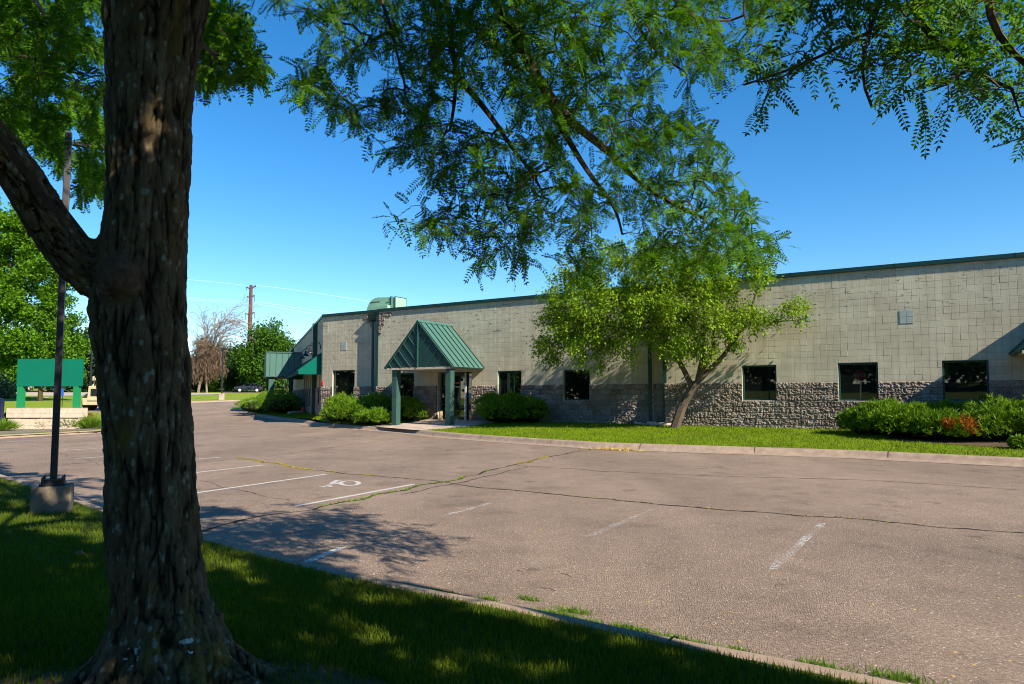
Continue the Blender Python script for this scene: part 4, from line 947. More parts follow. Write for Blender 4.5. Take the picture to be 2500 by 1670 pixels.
tr = mesh_np('trunk', co2 - off, F4.reshape(-1, 4), M['bark'], TREE, rnd=h2 * flat + .7 * (1 - flat), smooth=True); _a = tr.data.attributes.new('knot', 'FLOAT', 'POINT'); _a.data.foreach_set('value', (1 - flat).astype(np.float32))
print('trunk verts', n)
# pale lichen blotches at the foot
def lichen(px, py, r, sd):
    c = ray(px, py); t = np.linspace(2, 4, 400); pts = np.array([0, 0, EZ]) + c * t[:, None]
    d = np.min(np.linalg.norm(co2[None, ::7] - pts[:, None], axis=2), axis=1); i = int(np.argmax(d < .02)); P = pts[i]
    near = np.linalg.norm(co2 - P, axis=1) < r * 1.5; ids = np.where(near)[0]; rg = np.random.default_rng(sd)
    ids = ids[fbm(co2[ids] * 38, 3, sd) > 0.50]; F = F4.reshape(-1, 4); mk = np.isin(F, ids).all(1); G = F[mk]
    u_, inv = np.unique(G, return_inverse=True)
    if len(u_) > 4: mesh_np('lichen_patch', co2[u_] + no[u_] * .003 - off, inv.reshape(-1, 4), M['lichen'], TREE, smooth=True)
M['lichen'] = m_concrete('pale_lichen', (0.42, 0.47, 0.46), 20, .3)
lichen(322, 1605, .035, 1); lichen(458, 1578, .03, 2)

# ---- sun shading test: where a leaf's shadow lands, in the photograph's frame
sd2 = np.array([sdir.x, sdir.y, sdir.z])
def landing(P, z=0.12):
    t = (P[:, 2] - z) / sd2[2]; Q = P - sd2 * t[:, None]; Q[:, 2] = z; return Q
kerb_img = [(p[0], p[1]) for p in near_px]
S_poly = [[(485, 1260), (620, 1262), (700, 1252), (860, 1240), (900, 1248), (985, 1290), (1060, 1316), (960, 1330), (885, 1340), (905, 1362), (860, 1387), (780, 1392), (740, 1375), (690, 1362), (600, 1338), (490, 1310), (250, 1255), (250, 1215), (480, 1235)],
          [(400, 1210), (590, 1222), (600, 1235), (590, 1250), (400, 1262)], [(-900, 1150), (60, 1138), (180, 1140), (250, 1150), (400, 1190), (480, 1225), (480, 1300), (248, 1256), (120, 1205), (0, 1168), (-900, 1100)]]
L_poly = [[(440, 1338), (500, 1340), (570, 1368), (640, 1395), (600, 1400), (500, 1372), (440, 1370)], [(860, 1448), (940, 1455), (990, 1478), (960, 1486), (880, 1468)], [(1130, 1490), (1260, 1512), (1400, 1550), (1600, 1592), (1560, 1598), (1400, 1562), (1240, 1530)],
          [(630, 1500), (760, 1512), (900, 1560), (1040, 1610), (1010, 1628), (880, 1580), (740, 1525)], [(1060, 1600), (1160, 1605), (1150, 1640), (1060, 1636)], [(-100, 1268), (250, 1290), (250, 1322), (120, 1300), (-100, 1300)], [(170, 1240), (260, 1262), (260, 1280), (170, 1262)],
          [(1250, 1612), (1330, 1620), (1320, 1645), (1240, 1640)]]
def _big(p, k=1.35):
    c = np.mean(p, 0); return [tuple(c + (np.array(q) - c) * np.array([1.15, k * 1.35])) for q in p]
L_poly = [_big(p) for p in L_poly]
lot_side = lambda x, y: near_t(x, y) < 0.30
def shade_ok(P):
    Q = landing(P); x, y, d = proj(Q); on_lot = lot_side(Q[:, 0], Q[:, 1]); ok = np.ones(len(P), bool); infr = (d > .5) & (x > -900) & (x < 3300) & (y < 2600)
    inS = np.zeros(len(P), bool); inL = np.zeros(len(P), bool)
    for s_ in S_poly: inS |= inpoly(x, y, s_)
    for s_ in L_poly: inL |= inpoly(x, y, s_)
    tt = (4.3 - P[:, 1]) / -sd2[1]; G = P - sd2 * tt[:, None]; gx, gy_, gd = proj(G); ok &= ~((tt > 0) & (gx > 1180) & (gx < 2050) & (gy_ > -80) & (gy_ < 640))
    ok &= ~(on_lot & ~inS & (d > .5)); ok &= ~(~on_lot & inL)
    return ok
def visible(P, m=60):
    x, y, d = proj(P); return (d > 0.2) & (x > -m) & (x < 2500 + m) & (y > -m) & (y < 1670 + m)

# ---- the hanging crown
rng = np.random.default_rng(5)
crown_poly = [fp(*p) for p in [(585, -40), (640, 15), (700, 55), (745, 88), (722, 130), (675, 165), (668, 212), (690, 248), (745, 262), (805, 300), (840, 290), (880, 272), (925, 255), (940, 300), (905, 320), (862, 335), (905, 360), (940, 375), (951, 392), (925, 425), (862, 460), (885, 500), (900, 520), (935, 560), (995, 545), (1060, 550), (1100, 575), (1085, 610), (1110, 630), (1160, 610), (1240, 605), (1225, 575), (1190, 545), (1255, 535), (1305, 530), (1285, 575), (1290, 630), (1330, 640), (1400, 590), (1500, 600), (1620, 600), (1700, 605), (1760, 600), (1800, 560), (1765, 530), (1720, 510), (1735, 480), (1700, 455), (1660, 425), (1690, 405), (1700, 385), (1640, 365), (1660, 345), (1650, 300), (1600, 262), (1540, 250), (1500, 235), (1510, 200), (1500, 160), (1480, 120), (1500, 105), (1530, 120), (1560, 150), (1640, 170), (1700, 165), (1790, 140), (1790, 110), (1720, 60), (1780, 40), (1840, 20), (1850, -40)]]
# the outline above is in the same frame as the limbs below
crown_poly = [(x, y) for x, y in crown_poly]
def dep(x, y): return 4.35 + 0.45 * math.sin(x / 310.0) * math.cos(y / 170.0) - 0.25 * (y / 660.0) + 0.25 * (x > 1500)
def tr_px(pts, dz=0.0): return [atY(x, y, dep(x, y) + dz) for x, y in pts]
A_ = [(1191, -60), (1229, 50), (1271, 109), (1300, 168), (1346, 240), (1384, 290), (1439, 333), (1489, 370), (1527, 413), (1586, 467), (1649, 501), (1721, 535)]
A2 = [(1346, 240), (1355, 286), (1401, 362), (1430, 413), (1460, 455), (1481, 471), (1510, 526), (1519, 572)]
B_ = [(1085, -60), (1090, 0), (1099, 63), (1107, 139), (1116, 185), (1111, 253), (1099, 316)]
B2 = [(1116, 185), (1154, 231), (1196, 278), (1229, 324), (1246, 362), (1297, 412), (1322, 463)]
C_ = [(915, -60), (930, 0), (951, 55), (964, 109), (989, 210)]; D_ = [(1050, -60), (1057, 0), (1069, 55), (1094, 115)]
E_ = [(1520, -60), (1536, 0), (1553, 67), (1595, 118), (1637, 156), (1675, 177)]; G_ = [(1610, -50), (1637, 0), (1679, 25), (1704, 55), (1784, 50)]
def ext(p, up): return [np.array(p[0]) + np.array(u) for u in up] + list(p)
a_ = tr_px(A_); b_ = tr_px(B_, .1); c_ = tr_px(C_, -.1); d_ = tr_px(D_, .2); e_ = tr_px(E_, .1); g_ = tr_px(G_)
hub = np.array([-.3, 3.85, 4.05])
seeds = [([hub, (hub + a_[0]) / 2 + np.array([0, 0, .12])] + a_, .052, .012), (tr_px(A2), .026, .008), ([hub] + b_, .032, .010), (tr_px(B2, .1), .024, .008), ([hub] + c_, .018, .006), ([hub] + d_, .016, .006),
         ([hub + np.array([.2, .1, .25]), np.array([.6, 4.2, 4.3])] + e_, .024, .007), ([np.array([.6, 4.2, 4.3])] + g_, .018, .006)]
seeds = [(resample(np.array(s_[0]), .08), s_[1], s_[2]) for s_ in seeds]
vis_attr = []
while len(vis_attr) < 1350:
    x, y = rng.uniform(600, 2020), rng.uniform(-40, 700)
    if inpoly(np.array([x]), np.array([y]), crown_poly)[0]:
        dn = vn(np.array([[x / 95.0, y / 95.0, 1.5]]), 77)[0]
        if dn < .40 and rng.random() < .88: continue
        vis_attr.append(atY(x, y, dep(x, y) + rng.normal() * .28))
vis_attr = np.array(vis_attr)
# left part seen on both sides of the trunk
lf_poly = [[(505, -40), (560, 0), (600, 60), (640, 120), (648, 190), (600, 200), (555, 195), (500, 215), (470, 225), (455, 100)], [(-60, -60), (260, -60), (262, 350), (255, 470), (215, 490), (170, 470), (120, 380), (60, 330), (-60, 330)]]
left_attr = []
while len(left_attr) < 820:
    x, y = rng.uniform(-60, 660), rng.uniform(-60, 500)
    if any(inpoly(np.array([x]), np.array([y]), q)[0] for q in lf_poly) and not (150 < x < 195 and y > 300):
        if x < 300 and vn(np.array([[x / 60., y / 60., 3.]]), 5)[0] < .3: continue
        left_attr.append(atY(x, y, rng.uniform(8.7, 10.2) if (x < 300 and rng.random() < .85) else rng.uniform(4.8, 6.2)))
left_attr = np.array(left_attr)
over = []
for _ in range(60):
    P = np.column_stack([rng.uniform(-8.5, 3.6, 400), rng.uniform(-1.5, 8.5, 400), rng.uniform(4.0, 7.6, 400)])
    d = np.linalg.norm((P - np.array([-1.6, 3.3, 5.2])) / np.array([5.6, 4.6, 2.7]), axis=1)
    P = P[(d < 1) & ~visible(P) & shade_ok(P) & (fbm(P * .9, 2, 50) > .40)]; over.append(P)
over = np.concatenate(over); rng.shuffle(over); over = over[:620]
print('overhead clusters', len(over))
seeds2 = [(tp[int(len(tp) * .62)::4, :3], .16, .05), (lp[6::4, :3], .1, .05), (resample(np.array([[-1.2, 2.95, 4.7], [-2.2, 4.0, 5.2], [-3.4, 5.2, 5.3], [-4.6, 6.0, 5.0]]), .15), .06, .015), (resample(np.array([[-1.2, 2.95, 4.4], [.2, 2.4, 5.0], [1.6, 1.8, 5.2]]), .15), .055, .012),
          (resample(np.array([[-1.3, 3.1, 4.1], [-1.6, 4.3, 4.9], [-2.2, 5.6, 5.6]]), .15), .04, .012), (resample(np.array([[-1.45, 3.0, 4.9], [-3, 2, 5.6], [-4.8, 1.2, 5.6]]), .15), .055, .012)]
def leafy(name, seeds, attr, rng, per, L, pairs, ll, lw, twigmat, parent, off, step=.05, hook=None, tip=.0022, rleaf=.006, k=5, rmin=0.0, extra=None):
    N, Pa, R = grow(seeds, attr, step, rng); r = radii(Pa, R, tip)
    Vv, F = tubes(N, Pa, r, k, rmin); mesh_np('branches', Vv - off, F, twigmat, parent)
    m = (r < rleaf) & (Pa >= 0) & (R == 0); ids = np.where(m)[0]; ids = np.repeat(ids, per); n = len(ids)
    D = unit(N[ids] - N[Pa[ids]]); P = N[ids] + rng.normal(size=(n, 3)) * .012
    dirs = unit(D * .5 + rng.normal(size=(n, 3)) * .75 + np.array([0, 0, -.25])); keep = np.ones(n, bool)
    if hook is not None: keep = hook(P)
    P, dirs = P[keep], dirs[keep]
    Vv, F, rr = fronds(P, dirs, rng, L, pairs, lw, ll); print(name, 'fronds', len(P), 'faces', len(F))
    return mesh_np(name, Vv - off, F, M['locust'], parent, rnd=rr)
sd_cl = [(s_[0], s_[1], s_[2]) for s_ in seeds]
leafy('foliage', sd_cl, vis_attr, rng, 3, .125, 9, .0255, .0054, M['twig'], TREE, off, step=.055, rleaf=.0055)
_near = left_attr[:, 1] < 7; sl2 = (resample(np.array([[-1.68, 3.15, 3.1], [-1.97, 4.0, 3.7], [-2.25, 5.2, 4.1], [-2.35, 5.8, 4.25]]), .12), .03, .008)
leafy('foliage', [sl2, (resample(np.array([[-2.7, 3.0, 3.4], [-3.5, 4.2, 4.0], [-4.2, 5.4, 4.4]]), .15), .025, .008)], left_attr[_near], rng, 5, .13, 8, .029, .0072, M['twig'], TREE, off, step=.07)
leafy('foliage', [(resample(np.array([[-2.9, 2.9, 3.6], [-3.8, 4.8, 4.8], [-5.0, 7.0, 5.6], [-6.0, 9.0, 6.0]]), .15), .05, .012)], left_attr[~_near], rng, 7, .17, 8, .040, .011, M['twig'], TREE, off, step=.09)
leafy('foliage', seeds2, over, rng, 4, .17, 5, .055, .02, M['twig'], TREE, off, step=.10, hook=lambda P: (~visible(P, 130)) & shade_ok(P), k=4, tip=.003, rleaf=.008)

# ---- second near tree, standing to the right of the camera
T2 = np.array([4.6, 0.2]); off2 = np.array([T2[0], T2[1], .3])
TREE2 = empty('honey_locust', tuple(off2), 0, 'near tree outside the right edge whose feathery leaf sprays hang into the top right corner', 'tree')
t2p = [atY(x, y, 2.95) for x, y in [(2520, 180), (2499, 160), (2425, 89), (2400, 0), (2390, -60)]]
def px3(pts, Y): return [atY(x, y, Y) for x, y in pts]
q1 = px3([(2211, -60), (2211, 0), (2240, 64), (2278, 99), (2326, 150), (2390, 188), (2470, 217)], 2.4); q2 = px3([(2165, -60), (2151, 0), (2119, 80), (2100, 160), (2089, 182), (2097, 223), (2129, 262)], 2.5); q3 = px3([(2119, 80), (2055, 112), (1991, 144), (1912, 179), (1816, 207)], 2.55)
q4 = px3([(2400, -60), (2400, 0), (2425, 89), (2499, 160), (2560, 200)], 2.35)
hub2 = np.array([2.2, 2.1, 3.7])
trunk2 = np.array([[4.6, .2, .1], [4.55, .25, 1.2], [4.5, .3, 2.4], [4.2, .6, 3.2], [3.5, 1.3, 3.8], [2.9, 1.8, 3.9], hub2.tolist()])
sds = [(resample(trunk2, .15), .19, .05), (resample(np.array([hub2] + q1), .08), .03, .006), (resample(np.array([hub2] + q2), .08), .02, .005), (resample(np.array(q3), .08), .008, .004), (resample(np.array([hub2] + q4), .08), .03, .009), (resample(np.array([[4.5, .3, 2.4], [4.9, -.2, 3.6], [5.2, -1.2, 5.0], [5.4, -2, 6.4]]), .15), .15, .04), (resample(np.array([[4.9, -.4, 4.0], [6.2, -2.4, 5], [7.0, -4.2, 5.4]]), .15), .09, .02), (resample(np.array([[5.1, -.8, 4.4], [3.4, -2.6, 5.3], [2, -4, 5.6]]), .15), .09, .02)]
r_poly = [(1960, -40), (1925, 60), (1990, 40), (2010, 90), (1900, 130), (1810, 215), (1850, 225), (1855, 290), (1890, 240), (1930, 190), (1945, 248), (1975, 205), (2030, 175), (2060, 110), (2090, 150), (2145, 215), (2170, 250), (2195, 240), (2240, 310), (2320, 310), (2335, 250), (2365, 235), (2370, 385), (2410, 330), (2440, 220), (2455, 300), (2500, 330), (2560, 340), (2560, -60), (1960, -60)]
va = []
while len(va) < 260:
    x, y = rng.uniform(1800, 2560), rng.uniform(-50, 360)
    if inpoly(np.array([x]), np.array([y]), r_poly)[0] and rng.random() > .5 * (x < 2300) * (y > 150): va.append(atY(x, y, 2.45 + rng.normal() * .13))
va = np.array(va)
leafy('foliage', sds, va, rng, 2, .125, 9, .024, .0050, M['twig'], TREE2, off2, step=.06, tip=.0018)
ov = []
for _ in range(60):
    P = np.column_stack([rng.uniform(-1, 10, 400), rng.uniform(-8, 2.5, 400), rng.uniform(3.2, 8.2, 400)])
    d = np.linalg.norm((P - np.array([4.2, -1.8, 5.6])) / np.array([5.2, 4.8, 2.8]), axis=1)
    P = P[(d < 1) & ~visible(P) & shade_ok(P) & (np.linalg.norm(P - np.array([0, 0, 1.5]), axis=1) > 2)]; ov.append(P)
ov = np.concatenate(ov); rng.shuffle(ov); ov = ov[:900]; 
tg = []  # extra unseen leaf clusters up-sun, added to shade trunk, limb and lawn
for _ in range(150): tg.append([-1.53 + rng.normal() * .12, 2.95, rng.choice([rng.uniform(.3, 2.35), rng.uniform(2.95, 3.4)], p=[.8, .2])])
for _ in range(70): f_ = rng.random(); tg.append([-1.75 - f_ * .95, 2.9, 2.05 + f_ * 1.0 + rng.normal() * .08])
_n = 0
while _n < 230:
    q_ = gnd(rng.uniform(-200, 1500), rng.uniform(1230, 1700), .15)
    if near_t(q_[:1], q_[1:])[0] > .35: tg.append([q_[0], q_[1], .2]); _n += 1
tg = np.array(tg); tt_ = rng.uniform(5.0, 8.5, len(tg)); tg = tg + sd2 * tt_[:, None]; tg = tg[(~visible(tg)) & shade_ok(tg)]
ov = np.concatenate([ov, tg]); print('overhead 2', len(ov))
leafy('foliage', sds[:1] + sds[5:], ov, rng, 6, .18, 5, .055, .022, M['twig'], TREE2, off2, step=.10, hook=lambda P: (~visible(P, 130)) & shade_ok(P), k=4, tip=.003, rleaf=.008)

# ------------------------------------------------------------------ trees further off
def tree(name, base, label, blobs, nleaf, ls, lw, leaf, bark, trunk_pts, cat='tree', group=None, seed=0, natt=160, tipr=.01, droop=.2, step=.35, wallclip=False, spread=.28, r0=.15, rl=.05):
    rg = np.random.default_rng(seed); b = np.array(base, float); R = empty(name, tuple(b), 0, label, cat, group)
    att = []; wts = np.array([q[1][0] * q[1][1] * q[1][2] for q in blobs]) ** .8; wts /= wts.sum()
    while len(att) < natt:
        q = blobs[rg.choice(len(blobs), p=wts)]; d = unit(rg.normal(size=3)); k = rg.random() ** .45; p = np.array(q[0]) + d * np.array(q[1]) * k
        if wallclip and w2loc(b[:2] + p[:2])[1] > -1.0: continue
        att.append(p)
    att = np.array(att); N, Pa, Rr = grow([(resample(np.array(t), step * .5), a, c) for t, a, c in trunk_pts], att, step, rg, .04); r = radii(Pa, Rr, tipr)
    Vv, F = tubes(N, Pa, r, 6); mesh_np('trunk', Vv, F, bark, R)
    if nleaf:
        ids = np.where(Rr == 0)[0]; rr = r[ids]; ids = ids[rr < rl] if (rr < rl).sum() > 20 else ids
        pick = rg.choice(ids, nleaf); P = N[pick] + rg.normal(size=(nleaf, 3)) * spread
        if wallclip: w = w2loc(b[:2] + P[:, :2])[1] < -.55; P = P[w]
        out = unit(P - np.mean(P, 0)) * .6; Vv, F = leaves(P, rg, ls, lw, droop, out); rv = np.clip(fbm(P * .9 / max(.3, spread), 2, seed) * .9 - .2 + rg.random(len(P)) * .6, 0, 1)
        mesh_np('crown', Vv, F, leaf, R, rnd=np.repeat(rv, 4))
    return R
VT = -1.75; tu, tz_ = fac(1646, 1048, VT); tb = loc2w(tu, VT); bz = isl_z(*tb)
print('small tree', tb, tz_, bz)
sc = tb[1] / 1667.0
def T3(x, y, dy=0): u_, z_ = fac(x, y, VT + dy); w_ = loc2w(u_, VT + dy); return np.array([w_[0] - tb[0], w_[1] - tb[1], z_ - bz])
st = [([T3(1646, 1050), T3(1668, 985), T3(1700, 935)], .17, .15)]
st += [([T3(1690, 945), T3(1668, 900), T3(1640, 850, -.3), T3(1600, 800, -.5), T3(1545, 760, -.8), T3(1480, 720, -1)], .10, .03), ([T3(1700, 940), T3(1715, 870), T3(1720, 800), T3(1712, 720, -.2)], .085, .03), ([T3(1700, 935), T3(1765, 870), T3(1800, 820, .1), T3(1830, 770, .1), T3(1850, 700)], .10, .03), ([T3(1800, 800, .1), T3(1840, 790), T3(1900, 785, .1), T3(1960, 780)], .035, .015), ([T3(1700, 935), T3(1740, 860, -.4), T3(1745, 780, -.6), T3(1760, 680, -.6)], .07, .03), ([T3(1600, 800, -.5), T3(1520, 800, -.9), T3(1430, 790, -1)], .05, .02)]
def Bq(x, y, w, h, dy=-.6, d=1.3): return (tuple(T3(x, y, dy)), (w * sc, d, h * sc))
blobs = [Bq(1480, 760, 150, 95, -1.0, 1.5), Bq(1400, 730, 90, 80, -.8), Bq(1350, 850, 55, 45, -.9, .9), Bq(1560, 690, 130, 80), Bq(1660, 640, 120, 55), Bq(1760, 680, 110, 70, -.3), Bq(1840, 655, 60, 40, -.2, .8), Bq(1690, 770, 120, 90, -.7), Bq(1790, 790, 70, 60, -.1, .9), Bq(1930, 770, 65, 38, .0, .6), Bq(1440, 660, 60, 40, -.8, .9), Bq(1560, 850, 60, 42, -1.0, .7), Bq(1450, 880, 50, 30, -1.1, .7), Bq(1745, 850, 55, 42, -.6, .6), Bq(1645, 850, 50, 45, -1.0, .6), Bq(1855, 765, 60, 34, -.2, .7), Bq(1580, 770, 110, 70, -1.0), Bq(1620, 700, 120, 80, -.5), Bq(1420, 820, 90, 60, -1.1), Bq(1520, 620, 90, 45, -.5, .9), Bq(1380, 780, 70, 70, -.9)]
tree('small_ornamental_tree', (tb[0], tb[1], bz), 'bushy yellow-green tree with several leaning stems on the lawn in front of the block wall', blobs, 66000, .10, .027, M['pear'], M['limb'], st, seed=8, natt=760, tipr=.005, droop=.5, step=.16, wallclip=True, spread=.15, rl=.03)
def bg(px, ybase, ytop, wpx, label, leaf, name='tree', n=3500, ls=.35, seed=0, group='trees behind the parking lot', shape='round', natt=120, name2=None, trunkw=.2):
    g = gnd(px, ybase); z = float(gz(g[1])); k = g[1] / 1667.0; H = (ybase - ytop) * k; w = wpx * k / 2
    bl = []
    rg = random.Random(seed)
    if shape == 'round':
        for i in range(9): t = (i + .5) / 9; rr = w * (math.sin(math.pi * min(1, t * .78 + .17)) ** .7); bl.append(((rg.uniform(-.2, .2) * w, rg.uniform(-.2, .2) * w, H * (.14 + .80 * t)), (rr, rr, H * .10)))
    elif shape == 'cone':
        for i in range(10): t = (i + .5) / 10; rr = w * (1 - t) + .1; bl.append(((0, 0, H * (.05 + .93 * t)), (rr, rr, H * .06)))
    else:
        for i in range(12): bl.append(((rg.uniform(-.7, .7) * w, rg.uniform(-.5, .5) * w, H * rg.uniform(.2, .85)), (w * .45, w * .45, H * .14)))
    return tree(name, (g[0], g[1], z), label, bl, n, ls, ls * .33, leaf, M['limb'], [([(0, 0, -.1), (0, 0, H * .3), (w * .05, 0, H * .8)], trunkw, .04)], group=group, seed=seed, natt=natt, tipr=.015, step=.6, spread=ls * 1.5 * 1.1, rl=.09)
bg(645, 957, 783, 128, 'rounded full green maple standing right behind the dark car', M['far_mid'], 'maple_tree', 20000, .42, 3, natt=220)
bg(578, 955, 838, 70, 'dark green tree just left of the rounded maple', M['far_dark'], 'tree', 9000, .4, 4, shape='wide')
bg(556, 953, 850, 60, 'dark green tree between the lamp post and the maple, low and dense', M['far_dark'], 'tree', 8000, .4, 5, shape='wide')
bg(700, 954, 846, 60, 'dark tree showing between the maple and the side canopy', M['far_dark'], 'tree', 8000, .4, 6, shape='wide')
bg(745, 952, 850, 80, 'dark tree far behind the side canopy', M['far_dark'], 'tree', 2000, .45, 7, shape='wide')
bg(487, 956, 905, 40, 'low leafy tree under the bare weeping tree, left one', M['far_mid'], 'tree', 4500, .35, 8, shape='wide')
bg(521, 956, 905, 44, 'low leafy tree under the bare weeping tree, right one beside the lamp post', M['far_mid'], 'tree', 4500, .35, 9, shape='wide')
bg(585, 954, 905, 60, 'low bright bushy tree in front of the dark trees, left of the car', M['far_mid'], 'tree', 4500, .35, 19, shape='wide')
bg(450, 955, 870, 60, 'green tree half hidden by the right edge of the big trunk', M['far_mid'], 'tree', 2000, .4, 10, shape='wide')
bg(500, 949, 835, 150, 'tall dark tree mass behind the bare trees', M['far_dark'], 'tree', 9000, .5, 18, shape='wide')
# bright tree on the left with a stout dark trunk
g = gnd(98, 978); z = float(gz(g[1])); k = g[1] / 1667
def L3(x, y, dy=0): p = atY(x, y, g[1] + dy); return tuple(p - np.array([g[0], g[1], z]))
lb = [(L3(x, y, dy), (w * k, w * k * .8, h * k)) for x, y, w, h, dy in [(60, 560, 90, 60, 0), (10, 640, 110, 70, 1), (110, 680, 85, 60, -1), (40, 750, 110, 60, -2), (140, 770, 60, 55, -1), (165, 830, 48, 60, 0), (90, 840, 90, 50, -2), (10, 850, 100, 50, -1), (-70, 720, 110, 130, 0), (40, 900, 80, 28, -1), (-10, 530, 90, 60, 0), (170, 880, 36, 38, 0)]]
tree('honey_locust', (g[0], g[1], z), 'large bright green tree filling the left edge behind the green sign board', lb, 90000, .30, .11, M['far_bright'], M['bark2'] if 'bark2' in M else M['twig'], [([(0, 0, -.2), (0, 0, 1.2), (.1, 0, 3.2)], .27, .2), ([(0, 0, 3), L3(50, 760), L3(20, 620)], .18, .08), ([(0, 0, 3), L3(130, 800), L3(140, 720)], .14, .06)], group='trees behind the parking lot', seed=12, natt=420, tipr=.012, step=.5, spread=.42, rl=.08)
for i, (px, y0, w, lb_) in enumerate([(30, 800, 190, 'dark tree behind the green sign board, at the left edge'), (150, 830, 130, 'dark tree far behind the right half of the green sign board'), (215, 800, 110, 'dark tree far behind the machine'), (300, 830, 160, 'dark tree hidden behind the big trunk, left of its middle'), (390, 850, 150, 'dark tree hidden behind the big trunk, right of its middle'), (-120, 760, 260, 'dark tree beyond the left edge of the picture')]):
    bg(px, 957, y0, w, lb_, M['far_dark'], 'tree', 9000, .6, 30 + i, shape='wide')
bg(8, 972, 925, 60, 'low grey-green spruce spreading at the left edge by the road', M['conifer'], 'spruce_tree', 2500, .3, 40, shape='cone')
# far wood closing the horizon
rg = np.random.default_rng(77); n = 60000; xw = rg.uniform(-190, 120, n); yw = rg.uniform(205, 225, n); hw_ = 5.5 + 5 * fbm(np.column_stack([xw / 9, yw * 0, xw * 0]), 3, 12); zw = 3.0 + hw_ * rg.random(n) ** .8
Vv, F = leaves(np.column_stack([xw, yw, zw]), rg, 1.3, .5); o = mesh_np('far_wood', Vv, F, M['far_wood'], rnd=np.repeat(rg.random(n), 4)); o['kind'] = 'stuff'
# bare tree and brown weeping tree
g = gnd(484, 958); z = float(gz(g[1])); k = g[1] / 1667
def D3(x, y, dy=0): p = atY(x, y, g[1] + dy); return tuple(p - np.array([g[0], g[1], z]))
rg = np.random.default_rng(3); dn, dp, dr = [np.array([0, 0, -.2])], [-1], [.24]
def limbs(i, d, L, r, lev):
    p = dn[i].copy(); n_ = max(3, int(L / .35)); par = i; d = unit(np.array(d)[None])[0]
    for q in range(n_):
        d = unit((d + rg.normal(size=3) * .07 + np.array([.03, 0, .02 if lev < 2 else -.015 * lev]))[None])[0]; p = p + d * L / n_; dn.append(p.copy()); dp.append(par); par = len(dn) - 1; rr = r * (1 - .6 * (q + 1) / n_); dr.append(rr)
        if lev < 4 and (q > 0 or lev == 0) and rg.random() < (.0 if lev == 0 else .62):
            for _ in range(1):
                x = unit(np.cross(d, rg.normal(size=3))[None])[0]; nd = unit((d * .85 + x * rg.uniform(.35, .75))[None])[0]; limbs(par, nd, L * rg.uniform(.38, .60), max(.012, rr * .62), lev + 1)
HT = 238 * k; limbs(0, (0.0, 0, 1), HT * .34, .24, 0); top = len(dn) - 1
for dd, ll in (((-.2, 0, 1), .42), ((.05, .1, 1), .50), ((.35, 0, .9), .42), ((.6, -.1, .6), .32), ((-.4, 0, .9), .34), ((.2, -.2, .9), .42)): limbs(top, dd, HT * ll, .13, 1)
N, Pa, r = np.array(dn), np.array(dp), np.maximum(np.array(dr), .022)
print('bare tree nodes', len(N))
DT = empty('bare_tree', (g[0], g[1], z), 0, 'leafless bare tree with upswept pale twigs beside the right edge of the big trunk', 'tree', 'trees behind the parking lot')
Vv, F = tubes(N, Pa, r, 5); mesh_np('trunk', Vv, F, M['deadwood'], DT)
g = gnd(505, 958); z = float(gz(g[1])); k = g[1] / 1667
def W3(x, y, dy=0): p = atY(x, y, g[1] + dy); return tuple(p - np.array([g[0], g[1], z]))
wb = [(W3(x, y), (w * k, w * k * .8, h * k)) for x, y, w, h in [(500, 845, 24, 22), (512, 870, 32, 25), (490, 880, 28, 30), (520, 900, 26, 22), (480, 905, 18, 22), (500, 835, 16, 16)]]
tree('weeping_tree', (g[0], g[1], z), 'brown weeping tree without green leaves, right of the bare tree', wb, 12000, .75, .035, M['brownleaf'], M['deadwood'], [([(0, 0, -.2), W3(503, 900), W3(500, 840)], .2, .06)], group='trees behind the parking lot', seed=14, natt=200, tipr=.02, droop=2.2, step=.4, spread=.45, rl=.1)
